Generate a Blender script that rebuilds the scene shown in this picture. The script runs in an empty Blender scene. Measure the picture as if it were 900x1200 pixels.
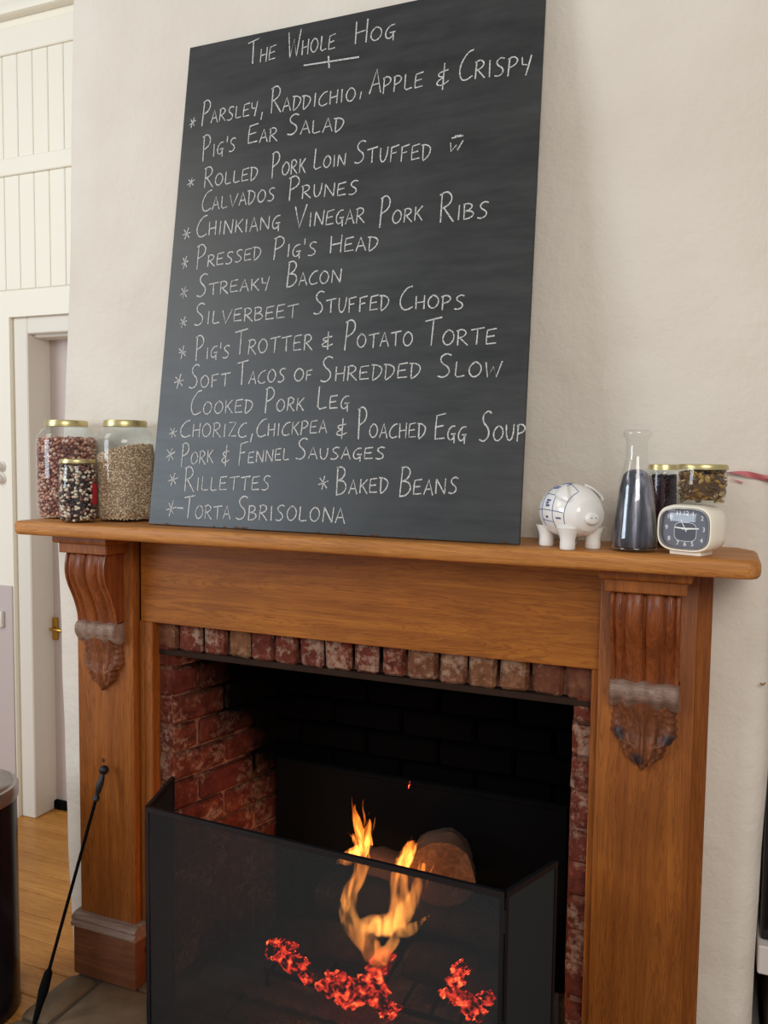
import bpy, bmesh, math, random
from mathutils import Vector, Matrix, noise
random.seed(7)
PI = math.pi
C = bpy.context.scene.collection
S = bpy.context.scene

# ------------------------------------------------------------------ camera, light, exposure
cam_d = bpy.data.cameras.new('camera')
cam = bpy.data.objects.new('camera', cam_d); C.objects.link(cam); S.camera = cam
YAW, PITCH, ROLL, FPX = 0.3883, -0.0687, 0.0120, 965.07
fw = Vector((-math.sin(YAW)*math.cos(PITCH), math.cos(YAW)*math.cos(PITCH), math.sin(PITCH)))
rt = Vector((math.cos(YAW), math.sin(YAW), 0)); up = rt.cross(fw)
R_ = rt*math.cos(ROLL)+up*math.sin(ROLL); U_ = up*math.cos(ROLL)-rt*math.sin(ROLL)
M = Matrix((R_, U_, -fw)).transposed().to_4x4(); M.translation = Vector((1.5053, -1.8036, 1.4264))
cam.matrix_world = M
cam_d.sensor_fit = 'VERTICAL'; cam_d.sensor_height = 36; cam_d.sensor_width = 27
cam_d.lens = FPX*36/1200; cam_d.clip_start = 0.02

w = bpy.data.worlds.new('world'); S.world = w; w.use_nodes = True
w.node_tree.nodes['Background'].inputs[0].default_value = (0.93, 0.96, 1.0, 1)
w.node_tree.nodes['Background'].inputs[1].default_value = 0.36

def area(name, loc, target, sx, sy, energy, col):
    d = bpy.data.lights.new(name, 'AREA'); d.shape = 'RECTANGLE'; d.size = sx; d.size_y = sy
    d.energy = energy; d.color = col
    o = bpy.data.objects.new(name, d); C.objects.link(o); o.location = loc
    o.rotation_euler = (Vector(target)-Vector(loc)).to_track_quat('-Z', 'Y').to_euler()
    return o
area('alcove_fill', (-2.5, -3.3, 2.0), (0.7, 0, 1.2), 1.5, 1.5, 76, (0.76, 0.88, 1.0))
area('alcove_fill', (2.4, -3.4, 2.7), (0.9, 0, 1.4), 1.6, 1.3, 60, (1.0, 0.95, 0.86))
area('alcove_fill', (-1.6, -1.6, 2.9), (-0.9, 0.5, 1.0), 1.0, 1.0, 17, (1.0, 0.97, 0.9))  # added fill that brightens the left alcove
S.view_settings.view_transform = 'Standard'; S.view_settings.look = 'None'
S.view_settings.exposure = 0.0; S.view_settings.gamma = 1.0; S.view_settings.use_curve_mapping = False

# ------------------------------------------------------------------ materials
def srgb(r, g, b):
    return tuple(((c/255)/12.92 if c/255 <= .04045 else ((c/255+.055)/1.055)**2.4) for c in (r, g, b))+(1,)
class NT:
    def __init__(s, name):
        s.m = bpy.data.materials.new(name); s.m.use_nodes = True; s.t = s.m.node_tree
        s.b = s.t.nodes['Principled BSDF']; s.out = s.t.nodes['Material Output']
    def n(s, typ, **k):
        x = s.t.nodes.new(typ)
        for a, v in k.items():
            if a.startswith('i_'):
                key = a[2:]; key = int(key) if key.isdigit() else key
                x.inputs[key].default_value = v
            else: setattr(x, a, v)
        return x
    def l(s, a, b): s.t.links.new(a, b)
    def coord(s, scale=(1,1,1), kind='Object'):
        tc = s.n('ShaderNodeTexCoord'); mp = s.n('ShaderNodeMapping'); mp.inputs['Scale'].default_value = scale
        s.l(tc.outputs[kind], mp.inputs[0]); return mp.outputs[0]
    def noise(s, vec, scale, detail=4, rough=.55, dist=0):
        x = s.n('ShaderNodeTexNoise'); x.inputs['Scale'].default_value = scale; x.inputs['Detail'].default_value = detail
        x.inputs['Roughness'].default_value = rough; x.inputs['Distortion'].default_value = dist
        if vec is not None: s.l(vec, x.inputs['Vector'])
        return x.outputs['Fac']
    def ramp(s, fac, stops):
        x = s.n('ShaderNodeValToRGB'); e = x.color_ramp.elements
        while len(e) < len(stops): e.new(.5)
        for q, (p, c) in zip(e, stops): q.position = p; q.color = c if len(c) == 4 else c+(1,)
        s.l(fac, x.inputs[0]); return x.outputs['Color']
    def mix(s, fac, a, b, mode='MIX'):
        x = s.n('ShaderNodeMix', data_type='RGBA', blend_type=mode)
        for k, v in ((0, fac), (6, a), (7, b)):
            if hasattr(v, 'links'): s.l(v, x.inputs[k])
            else: x.inputs[k].default_value = v
        return x.outputs[2]
    def math(s, op, a, b=0.0):
        x = s.n('ShaderNodeMath', operation=op)
        for k, v in ((0, a), (1, b)):
            if hasattr(v, 'links'): s.l(v, x.inputs[k])
            else: x.inputs[k].default_value = v
        return x.outputs[0]
    def bump(s, h, strength=.2, dist=.01):
        x = s.n('ShaderNodeBump'); x.inputs['Strength'].default_value = strength; x.inputs['Distance'].default_value = dist
        s.l(h, x.inputs['Height']); s.l(x.outputs[0], s.b.inputs['Normal'])
    def set(s, col=None, rough=.5, metal=0, spec=.5, emit=None, es=0):
        if col is not None:
            if hasattr(col, 'links'): s.l(col, s.b.inputs['Base Color'])
            else: s.b.inputs['Base Color'].default_value = col
        if hasattr(rough, 'links'): s.l(rough, s.b.inputs['Roughness'])
        else: s.b.inputs['Roughness'].default_value = rough
        s.b.inputs['Metallic'].default_value = metal; s.b.inputs['Specular IOR Level'].default_value = spec
        return s.m
BW = ((0,0,0,1), (1,1,1,1))

def m_plain(name, col, rough=.5, metal=0, vary=.12, scale=30, bump=.05, spec=.5):
    t = NT(name); v = t.coord(); f = t.noise(v, scale)
    c2 = tuple(x*(1-vary*2) for x in col[:3])+(1,)
    t.set(t.mix(f, c2, col), rough, metal, spec)
    if bump: t.bump(f, bump, .002)
    return t.m

def m_plaster(name, col, col2, bstr=.35):
    t = NT(name); v = t.coord()
    big = t.noise(v, 2.2, 3); fine = t.noise(v, 55, 6, .65); mid = t.noise(v, 9, 4)
    c = t.mix(t.ramp(big, [(.35, BW[0]), (.7, BW[1])]), col2, col)
    h = t.math('ADD', t.math('MULTIPLY', fine, .35), mid)
    t.set(c, .72, 0, .35); t.bump(t.math('ADD', h, t.noise(v, 4.5, 3, .5, .4)), bstr, .02); return t.m

def m_wood(name, light, dark, axis='Z', rough=.34, knots=True, grain=1.0):
    t = NT(name)
    sc = {'Z': (9, 9, .55), 'X': (.55, 9, 9), 'Y': (9, .55, 9)}[axis]
    v = t.coord(sc)
    oi = t.n('ShaderNodeObjectInfo'); add = t.n('ShaderNodeVectorMath', operation='ADD')
    t.l(v, add.inputs[0]); t.l(oi.outputs['Random'], add.inputs[1]); v = add.outputs[0]
    n1 = t.noise(v, 2.2, 5, .6, 1.2); n2 = t.noise(v, 11*grain, 4, .7)
    f = t.math('ADD', t.math('MULTIPLY', n1, .65), t.math('MULTIPLY', n2, .35))
    c = t.ramp(f, [(.33, dark), (.5, tuple((a+b)/2 for a, b in zip(light, dark))), (.66, light)])
    ring = t.ramp(t.math('SINE', t.math('MULTIPLY', n1, 95.0)), [(.35, BW[0]), (.95, BW[1])])
    c = t.mix(t.math('MULTIPLY', ring, .50), c, tuple(x*.72 for x in dark[:3])+(1,))
    fine = t.ramp(t.noise(t.coord(tuple(q*(1 if q < 1 else 6) for q in sc)), 14, 3, .7), [(.45, BW[0]), (.7, BW[1])])
    c = t.mix(t.math('MULTIPLY', fine, .30), c, tuple(x*.6 for x in dark[:3])+(1,))
    v2 = t.coord(); blot = t.ramp(t.noise(v2, 4, 4), [(.45, BW[0]), (.75, BW[1])])
    c = t.mix(t.math('MULTIPLY', blot, .38), c, tuple(x*.55 for x in dark[:3])+(1,))
    if knots:
        vo = t.n('ShaderNodeTexVoronoi'); vo.inputs['Scale'].default_value = 6.5; t.l(v2, vo.inputs['Vector'])
        k = t.ramp(vo.outputs['Distance'], [(.025, BW[1]), (.06, BW[0])])
        c = t.mix(t.math('MULTIPLY', k, .85), c, srgb(52, 24, 12))
    r = t.math('ADD', t.math('MULTIPLY', n2, .2), rough-.06)
    t.set(c, r, 0, .3); t.bump(n2, .15, .002); return t.m

def m_brick(name, cols=(srgb(66, 34, 28), srgb(112, 56, 42), srgb(140, 86, 64)), smear=.42):
    # red brick; soot is a stain that follows the depth of the firebox, whitewash and mortar smears stay in patches
    t = NT(name); oi = t.n('ShaderNodeObjectInfo')
    tc = t.n('ShaderNodeNewGeometry'); pos = tc.outputs['Position']
    n1 = t.noise(pos, 28, 6, .65); n2 = t.noise(pos, 9, 4); n3 = t.noise(pos, 60, 5, .7)
    red = t.ramp(n1, [(.3, cols[0]), (.55, cols[1]), (.75, cols[2])])
    red = t.mix(t.math('MULTIPLY', oi.outputs['Random'], .6), red, srgb(88, 42, 38))
    sm = t.math('MULTIPLY', t.ramp(t.math('MULTIPLY', t.math('ADD', n2, n3), .5), [(.51, BW[0]), (.60, BW[1])]), smear)
    sep = t.n('ShaderNodeSeparateXYZ'); t.l(pos, sep.inputs[0])
    c = t.mix(sm, red, srgb(200, 172, 146))
    # soot: starts about 10 cm in, thicker towards the throat
    s = t.math('ADD', t.math('MULTIPLY', sep.outputs['Y'], 5.0), t.math('MULTIPLY', t.math('MULTIPLY', t.math('SUBTRACT', sep.outputs['Z'], .60), 3.0), t.ramp(t.math('MULTIPLY', sep.outputs['Y'], 14.0), [(0, BW[0]), (1, BW[1])])))
    s = t.math('ADD', s, t.math('MULTIPLY', t.math('MULTIPLY', t.math('SUBTRACT', n2, .5), 1.4), t.ramp(t.math('MULTIPLY', sep.outputs['Y'], 14.0), [(0, BW[0]), (1, BW[1])])))
    soot = t.ramp(t.math('MULTIPLY', s, .72), [(.22, BW[0]), (1.0, BW[1])])
    c = t.mix(soot, c, srgb(4, 3, 3))
    t.set(c, .95, 0, .05); t.bump(t.math('ADD', n1, n3), .6, .006); return t.m

def m_glass(name, tint=(.97, 1, .99, 1), rough=.02, refl=1.0):
    # thin walled clear glass
    t = NT(name); tr = t.n('ShaderNodeBsdfTransparent'); tr.inputs[0].default_value = tint
    g = t.n('ShaderNodeBsdfGlossy'); g.inputs['Roughness'].default_value = rough
    f = t.n('ShaderNodeFresnel'); f.inputs[0].default_value = 1.5; fl_ = None
    mx = t.n('ShaderNodeMixShader'); ge = t.n('ShaderNodeNewGeometry'); t.l(t.math('MULTIPLY', t.math('MULTIPLY', f.outputs[0], refl), t.math('SUBTRACT', 1.0, ge.outputs['Backfacing'])), mx.inputs[0])
    t.l(tr.outputs[0], mx.inputs[1]); t.l(g.outputs[0], mx.inputs[2]); t.l(mx.outputs[0], t.out.inputs['Surface'])
    return t.m

def m_beans(name, cols, scale, rough=.4):
    t = NT(name); geo = t.n('ShaderNodeNewGeometry')
    at_ = t.n('ShaderNodeAttribute', attribute_name='piece')
    x = t.n('ShaderNodeValToRGB'); x.color_ramp.interpolation = 'CONSTANT'; e = x.color_ramp.elements
    while len(e) < len(cols): e.new(.5)
    for i, c in enumerate(cols): e[i].position = i/len(cols); e[i].color = c
    t.l(at_.outputs['Fac'], x.inputs[0])
    sp = t.noise(geo.outputs['Position'], scale*2, 2); t.set(t.mix(t.math('MULTIPLY', t.ramp(sp, [(.5, BW[0]), (.6, BW[1])]), .5), x.outputs[0], cols[-1]), rough); return t.m

M_ = {}
M_['plaster'] = m_plaster('plaster', srgb(226, 217, 204), srgb(216, 205, 192))
M_['cream'] = m_plain('cream paint', srgb(240, 234, 219), .5, vary=.01, bump=0)
M_['cream2'] = m_plain('white door paint', srgb(226, 220, 208), .4, vary=.01, bump=0)
M_['mauve'] = m_plain('pale mauve paint', srgb(196, 182, 178), .6, vary=.01, bump=0)
WL, WD = srgb(206, 132, 62), srgb(146, 78, 30)
M_['wood_v'] = m_wood('waxed pine upright', srgb(172, 102, 40), srgb(122, 64, 24), 'Z', .42)
M_['wood_h'] = m_wood('waxed pine frieze', srgb(182, 112, 38), srgb(134, 72, 22), 'X', .44)
M_['wood_shelf'] = m_wood('worn pine shelf', srgb(216, 150, 80), srgb(160, 98, 44), 'X', .46)
M_['wood_dark'] = m_wood('carved stained pine', srgb(158, 86, 42), srgb(98, 46, 22), 'Z', .32, knots=False)
M_['wood_leaf'] = m_wood('carved leaf pine', srgb(158, 96, 60), srgb(84, 46, 30), 'Z', .38, knots=False, grain=3)

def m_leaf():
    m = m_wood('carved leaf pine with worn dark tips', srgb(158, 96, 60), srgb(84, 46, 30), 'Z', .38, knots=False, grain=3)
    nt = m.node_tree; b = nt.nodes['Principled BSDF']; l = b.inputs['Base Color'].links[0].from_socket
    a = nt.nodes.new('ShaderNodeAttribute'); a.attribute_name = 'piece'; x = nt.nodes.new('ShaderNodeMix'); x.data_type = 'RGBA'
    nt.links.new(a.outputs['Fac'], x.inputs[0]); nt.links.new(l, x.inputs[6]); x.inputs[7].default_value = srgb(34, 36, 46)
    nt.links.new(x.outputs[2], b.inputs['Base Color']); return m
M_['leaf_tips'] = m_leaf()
M_['wood_dust_sheen'] = m_wood('carved pine with dust and painted sheen', srgb(168, 142, 126), srgb(112, 84, 70), 'X', .45, knots=False)  # grey holds dust plus the sky's sheen, painted into the colour
M_['plinth'] = m_wood('scuffed plinth pine', srgb(136, 84, 54), srgb(92, 52, 34), 'X', .4)
M_['floor'] = m_wood('honey floorboard', srgb(216, 156, 78), srgb(178, 114, 48), 'X', .28, knots=False)
M_['brick'] = m_brick('sooty red brick'); M_['brick_tan'] = m_brick('plaster smeared brick', (srgb(84, 52, 38), srgb(124, 84, 58), srgb(160, 122, 88)), .38)
def m_mortar():
    t = NT('sooty mortar'); tc = t.n('ShaderNodeNewGeometry'); pos = tc.outputs['Position']
    n1 = t.noise(pos, 40, 5); n2 = t.noise(pos, 9, 4)
    c = t.ramp(n1, [(.3, srgb(88, 52, 42)), (.7, srgb(158, 112, 90))])
    sep = t.n('ShaderNodeSeparateXYZ'); t.l(pos, sep.inputs[0])
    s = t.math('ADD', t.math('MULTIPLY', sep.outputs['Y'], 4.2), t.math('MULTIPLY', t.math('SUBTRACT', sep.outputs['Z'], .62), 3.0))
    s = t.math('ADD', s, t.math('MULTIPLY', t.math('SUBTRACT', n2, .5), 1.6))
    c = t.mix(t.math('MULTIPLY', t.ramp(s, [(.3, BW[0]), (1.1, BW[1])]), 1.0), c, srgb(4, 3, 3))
    t.set(c, .95, 0, .04); t.bump(n1, .5, .006); return t.m
M_['mortar'] = m_mortar()
M_['stone'] = m_plain('worn hearth stone', srgb(132, 106, 78), .62, vary=.38, scale=14, bump=.6)
M_['stone_joint'] = m_plain('hearth joint', srgb(84, 70, 56), .9, vary=.2, scale=20, bump=.3)
M_['iron'] = m_plain('blackened iron', srgb(7, 6, 6), .9, 0, vary=.2, scale=14, bump=.2, spec=.12)
M_['lintel'] = m_plain('rusty lintel steel', srgb(58, 42, 34), .95, 0, vary=.25, scale=40, bump=.3, spec=.1)
M_['blackmetal'] = m_plain('black enamel metal', srgb(34, 35, 40), .38, .5, vary=.1, bump=.02)
M_['mesh'] = m_plain('black mesh wire', srgb(19, 16, 15), .6, 0, vary=.1, bump=0, spec=.35)
M_['steel'] = m_plain('brushed steel', srgb(190, 186, 180), .34, .9, vary=.06, scale=80, bump=.03)
M_['binblack'] = m_plain('black bin enamel', srgb(13, 15, 22), .22, 0, vary=.05, bump=0)
M_['gold'] = m_plain('pale gold lid', srgb(214, 196, 140), .32, .75, vary=.05, bump=0)
M_['silver'] = m_plain('silver lid', srgb(214, 208, 192), .3, .8, vary=.05, bump=0)
M_['brass'] = m_plain('brass', srgb(196, 150, 62), .3, .9, vary=.08, bump=0)
M_['glass'] = m_glass('clear glass'); M_['glass_green'] = m_glass('thick clear glass', (.985, .99, .985, 1), .02, 1.8)
M_['lens'] = m_glass('clock glass', (1, 1, 1, 1), .01, 1.0)
M_['china'] = m_plain('white glazed china', srgb(236, 232, 226), .10, vary=.01, bump=0)
M_['blueink'] = m_plain('blue glaze lines', srgb(84, 100, 150), .2, vary=.05, bump=0)
M_['plastic'] = m_plain('cream plastic', srgb(244, 234, 214), .3, vary=.01, bump=0)
M_['dial'] = m_plain('grey dial', srgb(96, 96, 108), .45, vary=.04, bump=0)
M_['dialmid'] = m_plain('dark dial centre', srgb(70, 70, 80), .45, vary=.04, bump=0)
M_['white'] = m_plain('white print', srgb(240, 240, 236), .5, vary=.01, bump=0)
M_['switch'] = m_plain('white plastic', srgb(220, 214, 206), .4, vary=.01, bump=0)
M_['pink'] = m_plain('faded pink ribbon', srgb(206, 112, 116), .7, vary=.12, scale=60, bump=.1)
M_['redlabel'] = m_plain('red paper label', srgb(190, 34, 48), .6, vary=.05, bump=0)
M_['beans_a'] = m_beans('speckled borlotti beans', [srgb(186, 126, 106), srgb(206, 160, 138), srgb(150, 92, 78), srgb(216, 178, 156), srgb(172, 112, 94), srgb(116, 70, 62)], 170)
M_['beans_b'] = m_beans('black and white beans', [srgb(238, 220, 198), srgb(74, 36, 40), srgb(224, 200, 172), srgb(232, 214, 188), srgb(140, 88, 76), srgb(40, 24, 26)], 150)
M_['seeds'] = m_beans('pale seeds', [srgb(222, 196, 162), srgb(196, 166, 134), srgb(236, 214, 184), srgb(182, 150, 120), srgb(164, 132, 106)], 320, .6)
M_['beet'] = m_plain('dark purple preserve', srgb(58, 20, 30), .25, vary=.3, scale=60, bump=.1)
M_['pickle'] = m_beans('pickled slices in brine', [srgb(128, 90, 34), srgb(160, 124, 60), srgb(98, 66, 26), srgb(120, 86, 40), srgb(178, 146, 92), srgb(84, 54, 24)], 42, .15)
def m_liquid():
    t = NT('dark grey liquid'); n = t.noise(t.coord((1, 1, .06)), 52, 3, .6); n2 = t.noise(t.coord(), 120, 4)
    c = t.ramp(n, [(.38, srgb(44, 46, 54)), (.54, srgb(92, 92, 104)), (.66, srgb(176, 176, 192))])  # pale upright streaks put the bottle's glints into the colour
    t.set(t.mix(t.math('MULTIPLY', n2, .4), c, srgb(60, 56, 66)), .2, .3); return t.m
M_['liquid'] = m_liquid()
M_['shelfpaint'] = m_plain('white shelf paint', srgb(226, 218, 214), .45, vary=.01, bump=0)
M_['darkwood'] = m_wood('dark red crate wood', srgb(110, 58, 38), srgb(64, 30, 20), 'X', .5, knots=False)
M_['blackbox'] = m_plain('dark glass front', srgb(22, 18, 22), .12, vary=.2, bump=0)

def m_board():
    t = NT('blackboard paint'); v = t.coord()
    n1 = t.noise(v, 3.2, 5, .6, .8); n2 = t.noise(t.coord((1.2, 1, 7)), 5, 5, .65)
    f = t.math('MULTIPLY', t.math('ADD', n1, n2), .5)
    c = t.ramp(f, [(.36, srgb(34, 34, 33)), (.62, srgb(54, 54, 53))])
    t.set(c, t.math('ADD', t.math('MULTIPLY', n2, .16), .34), 0, .5); t.bump(t.noise(v, 220, 3), .10, .001); return t.m
M_['board'] = m_board()
def m_chalk():
    t = NT('chalk strokes'); v = t.coord(); n = t.noise(v, 420, 4, .7)
    c = t.mix(t.ramp(n, [(.36, BW[0]), (.56, BW[1])]), srgb(104, 104, 104), srgb(216, 214, 210))
    t.set(c, .95, 0, .1); return t.m
M_['chalk'] = m_chalk()
def m_charlog():
    t = NT('charred log'); v = t.coord(kind='Object'); n = t.noise(v, 18, 6, .7)
    t.set(t.ramp(n, [(.35, srgb(16, 12, 10)), (.62, srgb(52, 42, 36)), (.8, srgb(110, 100, 92))]), .9, 0, .2); t.bump(n, .8, .02); return t.m
M_['char'] = m_charlog()
M_['ash'] = m_plain('grey ash', srgb(132, 122, 114), .95, vary=.38, scale=30, bump=.8)
M_['logend'] = m_wood('cut log end', srgb(128, 92, 62), srgb(70, 46, 30), 'Y', .9, knots=True)
M_['bark'] = m_plain('scorched bark', srgb(88, 60, 42), .9, vary=.35, scale=22, bump=.8)
def m_ember():
    t = NT('glowing coals'); v = t.coord(kind='Object'); n = t.noise(v, 40, 6, .8)
    col = t.ramp(n, [(.42, (.6, .006, .002, 1)), (.54, (1, .035, .015, 1)), (.66, (1, .20, .05, 1))])
    st = t.math('MULTIPLY', t.ramp(n, [(.47, (.006, .006, .006, 1)), (.54, (.30, .30, .30, 1)), (.64, BW[1])]), 18.0)
    t.set(srgb(26, 16, 14), .9, 0, .1)
    t.l(col, t.b.inputs['Emission Color']); t.l(st, t.b.inputs['Emission Strength']); t.bump(n, .6, .01); return t.m
M_['ember'] = m_ember()
def m_flame():
    # burning gas: a glowing volume, paler and brighter near its root
    t = NT('flame'); t.t.nodes.remove(t.b)
    tc = t.n('ShaderNodeNewGeometry'); sep = t.n('ShaderNodeSeparateXYZ'); t.l(tc.outputs['Position'], sep.inputs[0])
    n = t.noise(t.coord((1.5, 1.5, .38)), 30, 4, .65, 1.4)
    h = t.math('MULTIPLY', t.math('SUBTRACT', sep.outputs['Z'], .10), 2.3)
    col = t.ramp(h, [(0, (1, .20, .03, 1)), (.32, (1, .36, .07, 1)), (1, (1, .19, .015, 1))])
    st = t.math('MULTIPLY', t.ramp(n, [(.46, (.0, .0, .0, 1)), (.64, BW[1])]), t.ramp(h, [(0, (.45, .45, .45, 1)), (.3, BW[1]), (1, (.6, .6, .6, 1))]))
    st = t.math('MULTIPLY', st, 250)
    e = t.n('ShaderNodeEmission'); t.l(col, e.inputs[0]); t.l(st, e.inputs[1])
    t.l(e.outputs[0], t.out.inputs['Volume']); return t.m
M_['flame'] = m_flame()

# ------------------------------------------------------------------ mesh helpers
class MB:
    def __init__(s): s.v = []; s.f = []; s.r = {}
    def add(s, vs, fs):
        k = len(s.v); s.v += [tuple(p) for p in vs]; s.f += [tuple(i+k for i in f) for f in fs]; return s
    def box(s, x0, x1, y0, y1, z0, z1, bev=0, seg=2):
        bm = bmesh.new(); bmesh.ops.create_cube(bm, size=1)
        for v in bm.verts: v.co = Vector(((x0+x1)/2+v.co.x*(x1-x0), (y0+y1)/2+v.co.y*(y1-y0), (z0+z1)/2+v.co.z*(z1-z0)))
        if bev: bmesh.ops.bevel(bm, geom=bm.edges[:], offset=bev, segments=seg, affect='EDGES', profile=.5)
        return s.bm(bm)
    def bm(s, bm):
        bm.verts.index_update(); s.add([v.co[:] for v in bm.verts], [[v.index for v in f.verts] for f in bm.faces]); bm.free(); return s
    def prism(s, pts, z0, z1, bev=0, seg=2):
        bm = bmesh.new(); a = [bm.verts.new((x, y, z0)) for x, y in pts]; b = [bm.verts.new((x, y, z1)) for x, y in pts]
        n = len(pts); bm.faces.new(a[::-1]); bm.faces.new(b)
        side = [bm.faces.new((a[i], a[(i+1) % n], b[(i+1) % n], b[i])) for i in range(n)]
        bmesh.ops.recalc_face_normals(bm, faces=bm.faces[:])
        if bev:
            caps = [e for e in bm.edges if abs(e.verts[0].co.z-e.verts[1].co.z) < 1e-6]
            bmesh.ops.bevel(bm, geom=caps, offset=bev, segments=seg, affect='EDGES', profile=.5)
        return s.bm(bm)
    def lathe(s, prof, cx=0, cy=0, n=40, cz=0):
        k = len(prof); vs = []
        for r, z in prof:
            for i in range(n): a = 2*PI*i/n; vs.append((cx+r*math.cos(a), cy+r*math.sin(a), cz+z))
        fs = [(j*n+i, j*n+(i+1) % n, (j+1)*n+(i+1) % n, (j+1)*n+i) for j in range(k-1) for i in range(n)]
        if prof[0][0] > 1e-4: fs.append(tuple(range(n))[::-1])
        if prof[-1][0] > 1e-4: fs.append(tuple((k-1)*n+i for i in range(n)))
        return s.add(vs, fs)
    def shell(s, prof, cx, cy, n=40, cz=0):    # open lathe
        k = len(prof); vs = [(cx+r*math.cos(2*PI*i/n), cy+r*math.sin(2*PI*i/n), cz+z) for r, z in prof for i in range(n)]
        return s.add(vs, [(j*n+i, j*n+(i+1) % n, (j+1)*n+(i+1) % n, (j+1)*n+i) for j in range(k-1) for i in range(n)])
    def tube(s, pts, rad, n=10, caps=True):
        pts = [Vector(p) for p in pts]; k = len(pts)
        if not isinstance(rad, (list, tuple)): rad = [rad]*k
        vs = []; prev = None
        for i, p in enumerate(pts):
            t = (pts[min(i+1, k-1)]-pts[max(i-1, 0)]).normalized()
            a = prev if prev else (Vector((0, 0, 1)) if abs(t.z) < .9 else Vector((1, 0, 0)))
            a = (a-t*a.dot(t)).normalized(); prev = a; b = t.cross(a)
            for j in range(n): q = 2*PI*j/n; vs.append(p+(a*math.cos(q)+b*math.sin(q))*rad[i])
        fs = [(j*n+i, j*n+(i+1) % n, (j+1)*n+(i+1) % n, (j+1)*n+i) for j in range(k-1) for i in range(n)]
        if caps: fs += [tuple(range(n))[::-1], tuple((k-1)*n+i for i in range(n))]
        return s.add(vs, fs)
    def grid(s, rows, closed=False):
        m = len(rows[0]); vs = [p for r in rows for p in r]
        fs = [(j*m+i, j*m+i+1, (j+1)*m+i+1, (j+1)*m+i) for j in range(len(rows)-1) for i in range(m-1)]
        return s.add(vs, fs)
    def xf(s, mat): s.v = [tuple(mat @ Vector(p)) for p in s.v]; return s

def obj(name, mb, mat, parent=None, smooth=True, angle=35, label=None):
    o = None; root = parent
    off = Vector((0, 0, 0))
    while root is not None: off += Vector(root.location); root = root.parent
    me = bpy.data.meshes.new(name); me.from_pydata([tuple(Vector(p)-off) for p in mb.v], [], mb.f)
    me.validate(); me.update()
    bm = bmesh.new(); bm.from_mesh(me); bmesh.ops.recalc_face_normals(bm, faces=bm.faces[:]); bm.to_mesh(me); bm.free()
    if smooth:
        me.shade_smooth()
        try: me.set_sharp_from_angle(angle=math.radians(angle))
        except Exception: pass
    if mb.r:
        at_ = me.attributes.new('piece', 'FLOAT', 'POINT'); at_.data.foreach_set('value', [mb.r.get(i, .97) for i in range(len(me.vertices))])
    me.materials.append(M_[mat])
    o = bpy.data.objects.new(name, me); C.objects.link(o)
    if parent is not None: o.parent = parent
    if label: o['label'] = label
    return o
def thing(name, loc, label, cat, group=None):
    o = bpy.data.objects.new(name, None); C.objects.link(o); o.location = loc; o.empty_display_size = .05
    o['label'] = label; o['category'] = cat
    if group: o['group'] = group
    return o
def tag(o, label, cat, group=None):
    o['label'] = label; o['category'] = cat
    if group: o['group'] = group
    return o
def struct(name, mb, mat, label=None, **k):
    o = obj(name, mb, mat, **k); o['kind'] = 'structure'
    if label: o['label'] = label
    return o
def lerp(a, b, t): return a+(b-a)*t
def interp(tab, x):
    for (a, fa), (b, fb) in zip(tab, tab[1:]):
        if x <= b: return lerp(fa, fb, max(0, (x-a)/(b-a)))
    return tab[-1][1]

# ================================================================== THE ROOM
H = 1.25
BX0, BX1 = -0.225, 1.612            # chimney breast sides
edgeL = [(-.03, -.205), (.26, -.222), (.62, -.228), (.9, -.236), (1.2, -.245), (1.5, -.213), (1.9, -.188), (2.64, -.159), (3.2, -.15)]
edgeR = [(-.03, 1.606), (.37, 1.606), (.84, 1.615), (1.3, 1.612), (3.2, 1.62)]
mb = MB(); zs = [-.03+i*(3.23/64) for i in range(65)]
zs = sorted(zs+[1.02]); xs_in = [.12, 1.30]
rows = []
def wob(z, k): return .0022*noise.noise(Vector((k, z*7, 3.1)))+.0035*noise.noise(Vector((k, z*2.3, 9)))
for z in zs:
    xl, xr = interp(edgeL, z)+wob(z, 1), interp(edgeR, z)+wob(z, 5)
    r = [(xl, .62, z), (xl, .02, z), (xl+.004, .008, z), (xl+.014, .001, z)]
    r += [(lerp(xl+.014, .10, t), 0, z) for t in (.35, .7)] + [(.10, 0, z)]
    r += [(lerp(.10, 1.305, t), 0, z) for t in (.25, .5, .75)]+[(1.305, 0, z)]
    r += [(lerp(1.305, xr-.035, t), 0, z) for t in (.5, 1)] + [(xr-.014, .007, z), (xr, .024, z), (xr, .62, z)]
    rows.append(r)
m = len(rows[0]); vs = [p for r in rows for p in r]; fs = []
for j in range(len(rows)-1):
    for i in range(m-1):
        if 6 <= i < 10 and zs[j+1] <= 1.021: continue        # the fireplace opening
        fs.append((j*m+i, j*m+i+1, (j+1)*m+i+1, (j+1)*m+i))
mb.add(vs, fs)
breast = struct('wall_back', mb, 'plaster', 'rough white plastered chimney breast behind the mantelpiece', angle=50)

# floor of honey boards running along the wall
floor = struct('floor', MB().box(-2.6, 3.0, -2.6, 1.4, -.09, -.052), 'stone_joint', 'honey coloured wooden floor of long boards')
y = -2.6; k = 0
while y < .95:
    xa = -2.6
    cuts = sorted([-2.6]+[random.uniform(-1.8, 2.4) for _ in range(1)]+[3.0])
    for a, b in zip(cuts, cuts[1:]):
        if y > -.95 and y < .55 and a > -.1: continue
        obj('floorboard', MB().box(a+.001, b-.001, y+.001, y+.098, -.052, -.03, .0015, 1), 'floor', floor)
    y += .1

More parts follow.
